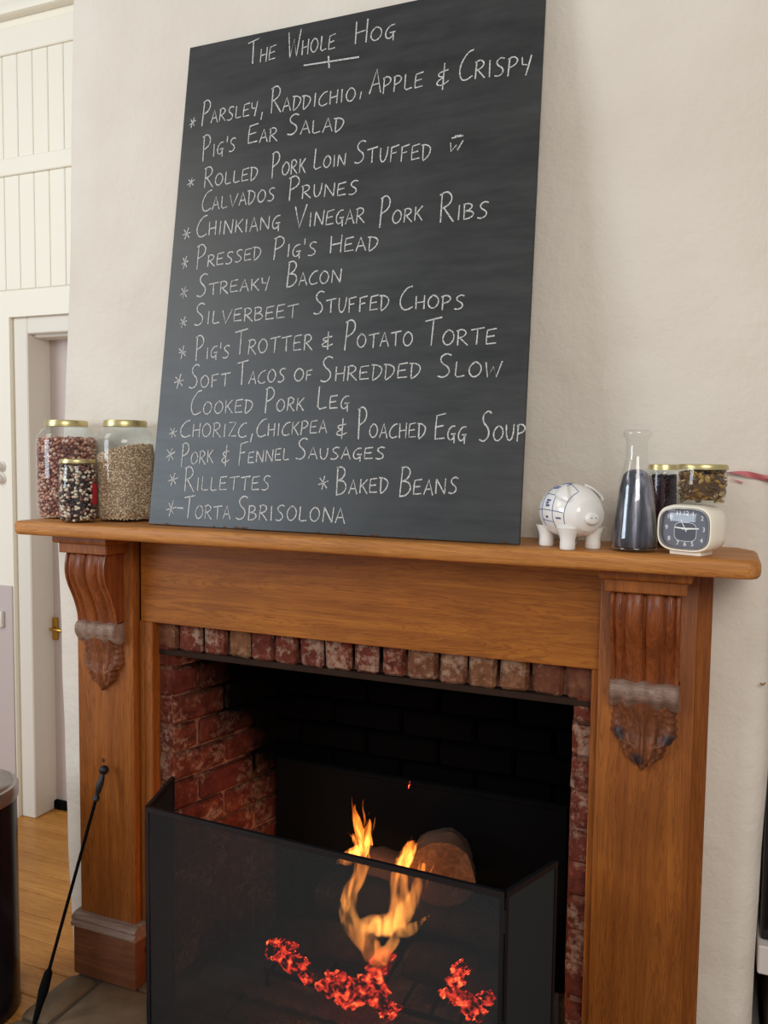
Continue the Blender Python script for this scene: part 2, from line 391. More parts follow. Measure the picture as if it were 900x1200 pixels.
# left alcove wall with boarded panelling above the door
AY = .60
wl = MB()
wl.box(-2.4, -1.035, AY, AY+.1, -.03, 2.03); wl.box(-1.035, -.24, AY, AY+.1, 1.935, 2.03)
wl.box(-2.4, -.10, AY, AY+.1, 2.03, 3.3)
wall_left = struct('wall_left', wl, 'cream', 'cream boarded alcove wall left of the chimney breast', smooth=False)
x = -1.05+.074*5; k = 0
x = -.675
while x > -1.9:
    for z0, z1 in ((2.035, 2.457), (2.52, 2.895)):
        if x < -.25: obj('panel_board', MB().box(x-.0735+.001, x-.001, AY-.004, AY+.001, z0, z1, .003, 1), 'cream', wall_left)
    x -= .0735
for x0, x1 in ((-.675, -.60),):
    for z0, z1 in ((2.035, 2.457), (2.52, 2.895)):
        for q in range(4):
            obj('panel_board', MB().box(x0+q*.0735+.001, x0+(q+1)*.0735-.001, AY-.004, AY+.001, z0, z1, .003, 1), 'cream', wall_left)
struct('trim_1', MB().box(-2.4, -.24, AY-.012, AY, 2.457, 2.52, .003, 1), 'cream', 'cream horizontal rail between the boards over the door')
struct('trim_2', MB().box(-2.4, -.16, AY-.012, AY, 2.895, 2.99, .003, 1), 'cream', 'cream horizontal rail above the upper boards')
struct('trim_3', MB().box(-2.4, -.16, AY-.045, AY, 3.02, 3.06, .006, 2), 'cream', 'thin cream cornice strip near the ceiling')
struct('trim_4', MB().box(-2.4, -1.040, AY-.006, AY, -.03, .90, .002, 1), 'mauve', 'pale mauve painted lower wall beside the door casing')
# door frame: stepped casing, then the white door set back in it
fr = MB()
fr.box(-1.034, -.965, AY+.018, AY+.06, -.03, 1.935, .004, 1)
fr.box(-.985, -.9655, AY+.03, AY+.138, -.03, 1.90, .004, 1)
fr.box(-.964, -.26, AY+.018, AY+.06, 1.872, 1.935, .004, 1)
fr.box(-.98, -.26, AY+.05, AY+.138, 1.862, 1.90, .004, 1)
struct('trim_5', fr, 'cream2', 'stepped cream door casing in the alcove')
door = struct('door_1', MB().box(-.985, -.26, AY+.135, AY+.175, 0.0, 1.875, .002, 1), 'mauve', 'plain pale door in the left alcove')
obj('door_panel', MB().box(-.86, -.42, AY+.129, AY+.136, 1.0, 1.72, .004, 1), 'mauve', door)
obj('door_panel', MB().box(-.86, -.42, AY+.129, AY+.136, .2, .8, .004, 1), 'mauve', door)
hd = obj('door_latch', MB().box(-.965, -.942, AY+.121, AY+.136, .67, .76, .003, 1), 'brass', door, label='small brass latch')
obj('latch_bar', MB().tube([(-.962, AY+.11, .715), (-.94, AY+.11, .715), (-.91, AY+.115, .712)], .0055, 8), 'brass', hd)
struct('trim_6', MB().box(-.972, -.26, AY+.118, AY+.17, -.03, 0.006, .003, 1), 'iron', 'dark threshold under the alcove door')
struct('wall_right', MB().box(1.5, 3.2, .62, .72, -.03, 3.3).box(-.2, 1.6, .66, .74, -.03, 3.2), 'plaster', 'plain plaster wall closing the right alcove', smooth=False)

def knob_switch(z, lab):
    s = tag(obj('dimmer_switch', MB().lathe([(.022, 0), (.022, .006), (.017, .008), (.016, .022), (.012, .025), (.0, .025)], n=24).xf(Matrix.Translation((-1.087, AY, z)) @ Matrix.Rotation(PI/2, 4, 'X')), 'switch'), lab, 'switch', 'round wall switches')
    return s
knob_switch(1.366, 'upper round white dimmer switch on the cream wall left of the jars')
knob_switch(1.318, 'lower round white dimmer switch on the cream wall left of the jars')
t = thing('wall_socket', (-1.10, AY, .77), 'small white socket box low on the mauve wall by the door casing', 'socket')
obj('plate', MB().box(-1.16, -1.080, AY-.022, AY-.006, .735, .80, .004, 2), 'switch', t)
obj('rocker', MB().box(-1.115, -1.095, AY-.028, AY-.021, .75, .785, .002, 1), 'switch', t)

# ================================================================== HEARTH AND FIREBOX
hearth = struct('trim_7', MB().box(-.085, 1.75, -1.0, .40, -.06, -.012), 'stone_joint', 'low hearth of worn stones in front of the fireplace')
def stone(x0, x1, y0, y1, par=hearth, top=0.0, bev=.012):
    b = MB().box(x0+.004, x1-.004, y0+.004, y1-.004, -.05, top, bev, 2)
    b.v = [(p[0]+.006*noise.noise(Vector((p[0]*9, p[1]*9, 1))), p[1]+.006*noise.noise(Vector((p[0]*9, p[1]*9, 5))), p[2]+(.006*noise.noise(Vector((p[0]*12, p[1]*12, 8))) if p[2] > -.04 else 0)) for p in b.v]
    return obj('hearth_stone', b, 'stone', par)
kx = [-.104, .004]
for a, b in ((-.098, -.30), (-.30, -.55), (-.55, -.80), (-.80, -1.0)): stone(-.108, .0, b, a, bev=.024)
for i, (xa, xb) in enumerate(((.0, .34), (.34, .72), (.72, 1.08), (1.08, 1.42), (1.42, 1.75))):
    ys = (-.098, -.36, -.68, -1.0) if i % 2 == 0 else (-.098, -.44, -.74, -1.0)
    for a, b in zip(ys, ys[1:]): stone(xa, xb, b, a)
for xa, xb in ((.10, .38), (.38, .70), (.70, 1.0), (1.0, 1.30)):
    stone(xa, xb, -.098, .14, top=-.003); stone(xa, xb, .14, .38, top=-.003)

FX0, FX1, FBX0, FBX1, FY0, FY1, FZ = .177, 1.231, .282, 1.170, -.03, .36, .908
fb = MB()                       # sooty mortar body: a splayed box open to the front
def quadwall(a, b, z0, z1, t):  # wall from a to b (plan), thickness t to the left of the direction
    d = Vector((b[0]-a[0], b[1]-a[1], 0)).normalized(); nrm = Vector((-d.y, d.x, 0))*t
    pts = [a, b, (b[0]+nrm.x, b[1]+nrm.y), (a[0]+nrm.x, a[1]+nrm.y)]; return pts
fb.prism(quadwall((FX0-.006, FY0+.008), (FBX0-.006, FY1), 0, 0, .06), 0, 1.018, 0)
fb.prism(quadwall((FBX1+.006, FY1), (FX1+.006, FY0+.008), 0, 0, .06), 0, 1.018, 0)
fb.box(.10, 1.31, .03, .47, 1.3, 1.33)
fb.box(.10, .13, .03, .47, 1.0, 1.3); fb.box(1.28, 1.31, .03, .47, 1.0, 1.3)
fb.box(.2, 1.27, .406, .47, 0, 1.3)
fb.box(.118, .174, FY0+.006, .03, 0, .99); fb.box(1.237, 1.30, FY0+.006, .03, 0, .99)
fb.box(.118, 1.30, FY0+.006, .08, FZ+.004, 1.02)
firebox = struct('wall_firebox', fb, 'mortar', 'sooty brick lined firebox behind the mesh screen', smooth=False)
def brick(cx, cy, cz, lx, ly, lz, rz=0, amt=.0032, bev=.007, mat='brick'):
    bm = bmesh.new(); bmesh.ops.create_cube(bm, size=1)
    for v in bm.verts: v.co = Vector((v.co.x*lx, v.co.y*ly, v.co.z*lz))+Vector((random.uniform(-1, 1), random.uniform(-1, 1), random.uniform(-1, 1)))*amt
    bmesh.ops.bevel(bm, geom=bm.edges[:], offset=bev, segments=1, affect='EDGES')
    b = MB().bm(bm); o = obj('brick', b, mat, firebox); o.location = (cx, cy, cz); o.rotation_euler = (0, 0, rz); return o
course = .0775
# left and right splayed cheeks
for side in (0, 1):
    a = Vector((FX0, FY0, 0)) if side == 0 else Vector((FX1, FY0, 0)); b = Vector((FBX0, FY1, 0)) if side == 0 else Vector((FBX1, FY1, 0))
    d = (b-a); L = d.length; d.normalize(); ang = math.atan2(d.y, d.x); nrm = Vector((-d.y, d.x, 0))*(1 if side == 0 else -1)
    for r in range(15):
        z = .006+r*course+(course-.008)/2
        segs = [(.0, .185), (.19, L)] if r % 2 else [(.0, .09), (.096, .30), (.306, L)]
        for s0, s1 in segs:
            c = a+d*((s0+s1)/2)+nrm*.024
            brick(c.x, c.y, z, s1-s0-.005, .055, course-.007, ang)
# front jambs: brick ends with smears of plaster
for x0, x1 in ((.122, .176), (1.232, 1.298)):
    for r in range(12):
        z = .004+r*course+(course-.008)/2
        if z > FZ: break
        brick((x0+x1)/2, FY0+.03, z, x1-x0, .066, course-.010, amt=.004)
# back wall above the iron fireback
for r in range(6, 18):
    z = .006+r*course+(course-.008)/2; x = .24-(.11 if r % 2 else 0)
    while x < 1.22:
        xa, xb = max(x, .24), min(x+.22, 1.225)
        if xb-xa > .05: brick((xa+xb)/2, .392, z, xb-xa-.010, .05, course-.010)
        x += .22
# soldier course over the opening
x = .124; i = 0
while x < 1.29:
    wd = random.uniform(.066, .078)
    brick(x+wd/2, FY0+.028+random.uniform(-.002, .002), .962, wd-.007, .066, .108, amt=.003, mat='brick_tan' if (x > .83 or i in (0, 3)) else 'brick'); i += 1
    x += wd
struct('trim_8', MB().box(.135, 1.285, FY0-.006, .05, .893, .9075, .002, 1), 'lintel', 'rusty flat steel bar under the brick lintel')
t = thing('iron_fireback', (.73, .325, 0), 'black iron fireback plate standing at the back of the firebox', 'fireback')
obj('plate', MB().box(.292, 1.166, .325, .342, 0.001, .503, .003, 1), 'iron', t)
obj('rim', MB().box(.290, 1.168, .320, .344, .499, .513, .004, 1), 'iron', t)

# ================================================================== MANTELPIECE
mp = thing('mantelpiece', (.70, -.03, 0), 'orange waxed pine mantelpiece with carved corbels framing the brick fireplace', 'mantelpiece')
SX0, SX1, SY = -.158, 1.5765, -.2356
out = []
def arc(cx, cy, r, a0, a1, n=6): return [(cx+r*math.cos(lerp(a0, a1, i/n)), cy+r*math.sin(lerp(a0, a1, i/n))) for i in range(n+1)]
out += arc(SX0+.02, SY+.02, .02, PI, 1.5*PI) + arc(SX1-.026, SY+.026, .026, 1.5*PI, 2*PI) + [(SX1, -.05), (SX1-.03, -.001), (SX0, -.001)]
obj('mantel_shelf', MB().prism(out, 1.2150, H, .011, 3), 'wood_shelf', mp)
obj('frieze_board', MB().box(.100, 1.288, -.064, -.002, .984, 1.216, .0015, 1), 'wood_h', mp)
def pil(x0, x1, bx0, bx1, sx0, sx1):
    obj('backing_board', MB().box(bx0, bx1, -.064, -.002, 0, 1.2155, .002, 1), 'wood_v', mp)
    if sx0 is not None: obj('edge_strip', MB().box(sx0, sx1, -.0645, -.030, 0, .9835, .002, 1), 'wood_v', mp)
    obj('pilaster', MB().box(x0, x1, -.092, -.060, .14, 1.2155, .003, 2), 'wood_v', mp)
pil(-.081, .104, -.100, .110, .110, .143)
pil(1.285, 1.472, 1.285, 1.4984, 1.2685, 1.285)
obj('edge_bead', MB().box(.113, .118, -.068, -.064, .16, .984, .0018, 1), 'wood_v', mp)
for x0, x1 in ((-.094, .119), (1.272, 1.486)):
    pl = obj('plinth', MB().box(x0+.004, x1-.002, -.112, -.058, 0, .148, .003, 2), 'plinth', mp, label='scuffed darker plinth block')
    prof = [(-.112, .134), (-.117, .136), (-.1195, .141), (-.1185, .147), (-.1135, .1505), (-.1125, .152), (-.1155, .1545), (-.1165, .159), (-.114, .164), (-.106, .168), (-.096, .170), (-.06, .170)]
    b = MB(); pr = prof+[(-.06, .128)]
    n = len(pr); b.add([(x, y_, z_) for x in (x0+.001, x1+.001) for y_, z_ in pr], [(i, (i+1) % n, n+(i+1) % n, n+i) for i in range(n)]+[tuple(range(n))[::-1], tuple(range(n, 2*n))])
    obj('plinth_moulding', b, 'wood_dust_sheen' if x0 < 0 else 'plinth', mp, angle=40, label='worn double bead moulding')

# corbels: S-shaped fluted bracket, rolled scroll, acanthus leaf
cprof = [(1.168, .062), (1.158, .067), (1.140, .071), (1.120, .0715), (1.10, .068), (1.08, .060), (1.06, .050), (1.04, .041), (1.02, .034), (1.0, .029), (.985, .027), (.972, .028)]
sprof = [(.986, .020), (.987, .032), (.983, .040), (.976, .045), (.966, .047), (.955, .045), (.945, .039), (.936, .032), (.930, .022)]
def flute(u):      # cross-section relief, u in -1..1
    a = abs(u)
    if a > .90: return .004
    if a > .84: return -.003
    if a > .62: return .0055*math.sin((a-.60)/.26*PI)**.7 if a < .86 else 0
    if a > .56: return -.003
    return .0085*math.sin(a/.56*PI)**.6 if a > .02 else -.004
def corbel(cx):
    yb = -.090; hw = .064; us = [i/30*2-1 for i in range(31)]
    us = sorted(set(us+[-.87, -.59, .59, .87, -.02, .02, -.92, .92]))
    rows = []
    for z, p in cprof:
        k = .45+.55*min(1, p/.06)
        rows.append([(cx-hw, yb, z)]+[(cx+u*hw, yb-p-flute(u)*k, z) for u in us]+[(cx+hw, yb, z)])
    c = MB().grid(rows)
    top = [(cx-hw, yb, cprof[0][0])]+[(cx+u*hw, yb-cprof[0][1]-flute(u), cprof[0][0]) for u in us]+[(cx+hw, yb, cprof[0][0])]
    c.add(top, [tuple(range(len(top)))])
    cb = obj('corbel', c, 'wood_dark', mp, angle=60, label='fluted S-shaped carved bracket')
    rows = []
    for z, p in sprof:
        rows.append([(cx-hw-.002, yb, z)]+[(cx+u*(hw+.002), yb-p-.003*math.cos(u*PI*4.5)+.004*u**4*1.5, z-.004*abs(math.sin(u*PI*1.5))) for u in us]+[(cx+hw+.002, yb, z)])
    obj('scroll', MB().grid(rows), 'wood_dust_sheen', cb, angle=60, label='rolled scroll edge above the leaf, dust and sky sheen in its grey')
    # leaf
    rows = []; N = 72; J = 40
    zt, zb = .966, .797
    def halfw(t):
        if t < .35: w_ = .0645-.002*math.sin(t/.35*PI)
        elif t < .52: w_ = lerp(.0645, .0668, (t-.35)/.17)
        elif t < .66: w_ = lerp(.0668, .050, ((t-.52)/.14)**2)
        elif t < .82: w_ = .047-.006*((t-.66)/.16)**2
        else: w_ = .041*max(0, 1-((t-.82)/.18)**1.2)
        sc = .0042*abs(math.sin(t*PI*11))*(t > .1) 
        return max(.0015, w_-sc)
    for j in range(J*2+1):
        t = j/(J*2); z = lerp(zt, zb, t); hw2 = halfw(t); r = []
        dp = interp([(0, .036), (.12, .036), (.22, .032), (.38, .022), (.55, .018), (.7, .022), (.85, .018), (1.0, .006)], t)
        r.append((cx-hw2, yb+.001, z))
        for i in range(N+1):
            u = i/N*2-1; a = math.atan2(u*hw2, (1.04-t)*.165+.02)
            vein = (.5+.5*math.cos(abs(a)*34-5.5*t*abs(u)**.7))**1.6
            centre = math.exp(-(u*hw2/.006)**2)
            curl = math.exp(-((t-.62)/.12)**2)*abs(u)**2*.014
            valley = -.008*math.exp(-((abs(u)-.48)/.14)**2)*min(1, t*2.2)*(1-t*.4)
            edge = (1-abs(u)**6)*.9+.1
            r.append((cx+u*hw2, yb-(dp+.0042*vein*min(1, t*2.5)+.006*centre*(1-.3*t)+curl+valley)*edge-.001, z+ (0.0)))
        r.append((cx+hw2, yb+.001, z)); rows.append(r)
    gl = MB().grid(rows)
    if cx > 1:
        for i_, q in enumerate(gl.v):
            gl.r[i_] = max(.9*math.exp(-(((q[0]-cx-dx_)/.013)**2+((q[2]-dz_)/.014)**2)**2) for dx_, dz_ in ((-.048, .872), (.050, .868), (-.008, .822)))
    lf = obj('acanthus_leaf', gl, 'leaf_tips' if cx > 1 else 'wood_leaf', cb, angle=80, label='carved acanthus leaf')
    cap = MB().box(cx-.076, cx+.076, yb-.082, yb+.02, 1.168, 1.194, .002, 1)
    obj('corbel_cap', cap, 'wood_v', mp)
    obj('cove_moulding', MB().prism([(cx-.085, yb-.094), (cx+.085, yb-.094), (cx+.085, yb+.02), (cx-.085, yb+.02)], 1.193, 1.2155, .006, 3), 'wood_v', mp)
corbel(.0115); corbel(1.378)

# ================================================================== MENU BOARD
BL, BR, TL, TR = Vector((.211, -.162, 1.252)), Vector((1.138, -.192, 1.252)), Vector((.231, -.012, 2.441)), Vector((1.1334, -.0434, 2.4234))
E1 = Vector((.99947675, -.03234553, 0)); E2 = Vector((.00406361, .12556544, .99207702)); NB = Vector((-.03208925, -.99155791, .12563118))
bd = thing('menu_board', ((BL.x+BR.x)/2, -.17, H), 'tall blackboard with a chalked pork menu leaning on the wall above the mantel shelf', 'blackboard')
b = MB(); fr_ = [BL, BR, TR, TL]; bk = [p-NB*.008 for p in fr_]
bm = bmesh.new(); a = [bm.verts.new(p) for p in fr_]; c_ = [bm.verts.new(p) for p in bk]
bm.faces.new(a); bm.faces.new(c_[::-1])
for i in range(4): bm.faces.new((a[i], c_[i], c_[(i+1) % 4], a[(i+1) % 4]))
bmesh.ops.bevel(bm, geom=bm.edges[:], offset=.0012, segments=1, affect='EDGES')
obj('panel', MB().bm(bm), 'board', bd, smooth=False)
G = {
'A': [[(0,0),(.46,1.02),(1,-.02)],[(.18,.36),(.84,.40)]],
'B': [[(.06,1),(.04,0)],[(-.05,.97),(.5,1.02),(.82,.82),(.55,.58),(.1,.5)],[(.1,.5),(.7,.5),(.98,.26),(.6,.02),(0,-.02)]],
'C': [[(.95,1.0),(.55,.95),(.12,.62),(.02,.28),(.25,.0),(.6,-.02),(1,.10)]],
'D': [[(.12,.98),(.10,0)],[(-.12,1.0),(.5,.98),(.96,.74),(.86,.36),(.5,.06),(.12,-.08)]],
'E': [[(.92,1.02),(.12,.94),(.06,.5),(.08,.04),(.95,.08)],[(.1,.5),(.78,.56)]],
'F': [[(.14,-.06),(.12,.94)],[(.02,.9),(.95,1.02)],[(.12,.5),(.72,.55)]],
'G': [[(.92,.98),(.5,.98),(.12,.66),(.06,.26),(.35,.0),(.75,.14),(.82,.46)],[(.45,.44),(1.0,.46)],[(.82,.46),(.84,-.18)]],
'H': [[(.08,1),(.1,0)],[(.92,1.02),(.9,-.02)],[(.1,.48),(.9,.54)]],
'I': [[(.5,1),(.5,0)]],
'K': [[(.1,1),(.12,0)],[(.9,1.0),(.14,.44)],[(.3,.56),(1.0,-.04)]],
'L': [[(.12,1),(.1,.12),(.3,.0),(.95,.08)]],
'N': [[(.08,0),(.1,1)],[(.1,1),(.88,0)],[(.88,0),(.92,1.04)]],
'O': [[(.5,1),(.14,.78),(.04,.36),(.3,.02),(.66,.04),(.96,.4),(.86,.82),(.5,1),(.36,.96)]],
'P': [[(.12,1),(.1,-.06)],[(-.04,.94),(.5,1.06),(.92,.84),(.76,.56),(.14,.42)]],
'R': [[(.12,1),(.08,-.02)],[(-.04,.94),(.5,1.06),(.88,.84),(.7,.58),(.16,.46)],[(.3,.46),(1.0,-.04)]],
'S': [[(.95,.94),(.6,1.04),(.2,.86),(.28,.62),(.78,.42),(.86,.16),(.46,-.04),(.04,.04)]],
'T': [[(.5,.98),(.5,0)],[(-.02,.92),(1.02,1.04)]],
'U': [[(.1,1),(.12,.3),(.36,-.02),(.7,.08),(.9,.5),(.94,1.02)]],
'V': [[(.02,1),(.42,-.02),(.98,1.04)]],
'W': [[(.02,1),(.2,0),(.5,.7),(.72,0),(1.0,1.04)]],
'Y': [[(.06,1),(.14,.56),(.6,.5)],[(.92,1.04),(.7,.3),(.56,-.12)]],
'Z': [[(.02,.98),(.92,1.0),(.1,.02),(1.0,.04)]],
'&': [[(.9,.72),(.2,.66),(.14,.52),(.6,.46),(.12,.34),(.08,.2),(.5,.14),(1.0,.3)],[(.56,1.0),(.58,-.02)]],
',': [[(.6,.7),(.3,-.6)]], "'": [[(.5,1.35),(.5,.85)]], '-': [[(0,.5),(1,.5)]],
'w': [[(.02,.9),(.1,0),(.5,.6),(.6,.02),(.98,.95)],[(.08,1.34),(.98,1.42)]]}
WID = {'I': .42, "'": .3, 'W': 1.25, 'N': 1.1, 'O': 1.08, 'L': .85, 'T': 1.05, ',': .5, 'V': 1.05, 'C': .95, '&': 1}
def ribbon_strokes(mb, strokes, wdt, smooth=True):
    for st in strokes:
        p = [Vector(q) for q in st]
        if smooth and len(p) > 3:                                  # round the hand-drawn curves
            for _ in range(2):
                q = [p[0]]
                for a, b_ in zip(p, p[1:]): q += [a*.75+b_*.25, a*.25+b_*.75]
                q.append(p[-1]); p = q
        n_ = len(p); vs = []
        for i, c in enumerate(p):
            t_ = (p[min(i+1, n_-1)]-p[max(i-1, 0)])
            t_ = t_.normalized() if t_.length > 1e-9 else Vector((1, 0))
            nn = Vector((-t_.y, t_.x))*wdt*.5*random.uniform(.72, 1.15)
            for s_ in (1, -1):
                q = c+nn*s_; P = BL+E1*q.x+E2*q.y+NB*.0007; vs.append(P)
        mb.add(vs, [(2*i, 2*i+1, 2*i+3, 2*i+2) for i in range(n_-1)])
def write_line(items):
    CW = .0030
    for word, ax, ay, bx, by, hb, hs in items:
        mb = MB()
        if word == '*':
            st = []
            for k in range(3):
                a_ = k*PI/3+random.uniform(-.2, .2)+.25; r_ = hb*random.uniform(.85, 1.15)
                st.append([(ax-r_*math.cos(a_)*.8, ay-r_*math.sin(a_)), (ax+r_*math.cos(a_)*.8, ay+r_*math.sin(a_))])
            ribbon_strokes(mb, st, CW*.9); obj('chalk_asterisk', mb, 'chalk', bd, smooth=False); continue
        n_ = len(word); ws = []
        for i, ch in enumerate(word):
            ws.append(WID.get(ch, .9)*(1.3 if i == 0 and n_ > 1 and hb > hs*1.12 else 1))
        gap = .2; tot = sum(ws)+gap*(n_-1); L_ = bx-ax; s_ = L_/tot if tot else L_; pos = 0
        for i, ch in enumerate(word):
            h_ = hb if i == 0 else hs
            h_ *= random.uniform(.96, 1.05); wd_ = ws[i]*s_
            x0 = ax+pos*s_; y0 = lerp(ay, by, (x0-ax)/L_ if L_ else 0)+random.uniform(-.001, .001)
            if ch == '-' : h_ = .001
            sl = random.uniform(-.03, .05)
            st = [[(x0+qx*wd_+qy*h_*sl, y0+qy*h_) for qx, qy in g] for g in G[ch]]
            ribbon_strokes(mb, st, CW if i or n_ == 1 else CW*1.08, ch in 'BCDGOPRSU&')
            pos += ws[i]+gap
        obj('chalk_word', mb, 'chalk', bd, smooth=False)
MENU_LINES = [
 [('THE',0.1928,1.1207,0.2723,1.1184,0.0573,0.0354),('WHOLE',0.3053,1.1162,0.4324,1.1141,0.0643,0.0343),('HOG',0.4804,1.1147,0.5823,1.1082,0.0539,0.0332)],
 [('*',0.0423,1.0006,0,0,0.0133,0),('PARSLEY',0.0691,0.9899,0.2326,0.9916,0.0584,0.0313),(',',0.2404,0.984,0.2499,0.9846,0.0146,0.0146),('RADDICHIO',0.2687,0.9878,0.4944,0.9809,0.0602,0.0316),(',',0.5024,0.9894,0.5109,0.9899,0.0138,0.0138),('APPLE',0.5279,0.989,0.6578,0.9819,0.0549,0.0343),('&',0.6862,0.9712,0.7157,0.9698,0.0587,0.0583),('CRISPY',0.7381,0.9828,0.8962,0.9707,0.0637,0.0361)],
 [("PIG'S",0.0797,0.9,0.1761,0.9141,0.0602,0.0316),('EAR',0.2095,0.9219,0.2931,0.9178,0.046,0.0309),('SALAD',0.318,0.9264,0.4691,0.9136,0.0451,0.0317)],
 [('*',0.051,0.8479,0,0,0.0131,0),('ROLLED',0.091,0.83,0.2459,0.8314,0.0513,0.0311),('PORK',0.2838,0.8307,0.3758,0.8309,0.0575,0.0322),('LOIN',0.3958,0.8343,0.4793,0.833,0.0501,0.0275),('STUFFED',0.5007,0.834,0.6863,0.8181,0.051,0.0338),('w',0.7284,0.829,0.7573,0.8268,0.0224,0.0222),('-',0.738,0.8612,0.7533,0.8608,0.0037,0.0037)],
 [('CALVADOS',0.0887,0.7705,0.2978,0.7736,0.0512,0.0307),('PRUNES',0.335,0.7713,0.5145,0.7618,0.0527,0.0292)],
 [('*',0.0498,0.719,0,0,0.0152,0),('CHINKIANG',0.0791,0.7076,0.3173,0.7043,0.0511,0.0324),('VINEGAR',0.3564,0.7023,0.5361,0.6953,0.0482,0.0328),('PORK',0.5724,0.6837,0.6751,0.688,0.0633,0.0299),('RIBS',0.7148,0.6781,0.8226,0.6757,0.0631,0.0325)],
 [('*',0.0513,0.6462,0,0,0.015,0),('PRESSED',0.0862,0.6283,0.2714,0.6375,0.0594,0.0285),("PIG'S",0.3044,0.6346,0.4201,0.6323,0.0507,0.0296),('HEAD',0.4529,0.6333,0.5741,0.63,0.0392,0.0305)],
 [('*',0.0556,0.5712,0,0,0.015,0),('STREAKY',0.0925,0.5581,0.3008,0.564,0.0527,0.0283),('BACON',0.3468,0.5647,0.4883,0.564,0.0581,0.0291)],
 [('*',0.0598,0.4967,0,0,0.0149,0),('SILVERBEET',0.0912,0.4886,0.382,0.4907,0.0506,0.0317),('STUFFED',0.4217,0.4962,0.6101,0.4944,0.0531,0.032),('CHOPS',0.6344,0.4929,0.7822,0.4855,0.0505,0.0289)],
 [('*',0.0641,0.4225,0,0,0.0149,0),("PIG'S",0.1039,0.4042,0.2026,0.4046,0.0586,0.0287),('TROTTER',0.2142,0.4103,0.4258,0.4138,0.0573,0.0351),('&',0.4478,0.4128,0.478,0.4135,0.0409,0.0406),('POTATO',0.5059,0.4123,0.6716,0.4127,0.0634,0.0315),('TORTE',0.6953,0.4099,0.8567,0.4081,0.0551,0.0319)],
 [('*',0.0604,0.3511,0,0,0.0168,0),('SOFT',0.09,0.3336,0.2085,0.337,0.0544,0.0306),('TACOS',0.2276,0.3386,0.3599,0.3433,0.0549,0.0296),('OF',0.3824,0.3427,0.431,0.3454,0.0295,0.0233),('SHREDDED',0.451,0.3409,0.6938,0.3438,0.0543,0.0312),('SLOW',0.7305,0.3428,0.8697,0.3389,0.0473,0.0316)],
 [('COOKED',0.101,0.2688,0.2781,0.2732,0.0583,0.0301),('PORK',0.3107,0.2729,0.4144,0.2757,0.0537,0.0291),('LEG',0.4472,0.2772,0.5284,0.2782,0.0503,0.0303)],
 [('*',0.0541,0.2253,0,0,0.0146,0),('CHORIZC',0.0755,0.2148,0.2665,0.2152,0.0397,0.032),(',',0.2762,0.2112,0.2856,0.2112,0.016,0.016),('CHICKPEA',0.2922,0.2152,0.4771,0.2251,0.0399,0.0287),('&',0.4994,0.2118,0.5268,0.2138,0.0438,0.0435),('POACHED',0.5539,0.2138,0.7139,0.2142,0.0678,0.0308),('EGG',0.7334,0.2088,0.8031,0.2055,0.0524,0.0319),('SOUP',0.8305,0.2074,0.9283,0.2095,0.0582,0.031)],
 [('*',0.0514,0.1709,0,0,0.0167,0),('PORK',0.0843,0.1463,0.1783,0.1539,0.054,0.0305),('&',0.2008,0.1461,0.2223,0.1485,0.0487,0.0484),('FENNEL',0.2483,0.1509,0.3855,0.1628,0.0522,0.0272),('SAUSAGES',0.4009,0.1649,0.6225,0.1678,0.0447,0.0258)],
 [('*',0.0647,0.1107,0,0,0.0166,0),('RILLETTES',0.1001,0.0847,0.3391,0.0935,0.0557,0.0313),('*',0.477,0.1125,0,0,0.0171,0),('BAKED',0.5107,0.0888,0.6355,0.0963,0.0605,0.0312),('BEANS',0.6617,0.0898,0.7912,0.0991,0.0602,0.0318)],
 [('*',0.0661,0.0402,0,0,0.0186,0),('-',0.0812,0.0428,0.1014,0.0436,0.0041,0.0041),('TORTA',0.1013,0.0168,0.2379,0.0226,0.0556,0.032),('SBRISOLONA',0.2521,0.0232,0.5363,0.026,0.0519,0.0337)]]
UNDERLINE = [(0.3512, 1.089), (0.4167, 1.0868), (0.4957, 1.0818), (0.4158, 1.0992), (0.4202, 1.07)]

for it in MENU_LINES: write_line(it)
ml = MB(); u_ = UNDERLINE; ribbon_strokes(ml, [[u_[0], u_[2]], [u_[3], u_[4]]], .004)
obj('chalk_underline', ml, 'chalk', bd, smooth=False, label='chalk underline with a small cross tick')
# a few bare chips of paint along the board's edges
sm = MB()
for x0 in (.05, .19, .22, .25, .27, .47, .52, .60, .70, .84, .89):
    P = BL+E1*x0+NB*.0006; Q = E1*random.uniform(.004, .02); sm.add([P+E2*.0015, P+Q+E2*.0015, P+Q+E2*.0045, P+E2*.0045], [(0, 1, 2, 3)])
o = obj('worn_edge_marks', sm, 'logend', bd, smooth=False); o['kind'] = 'stuff'

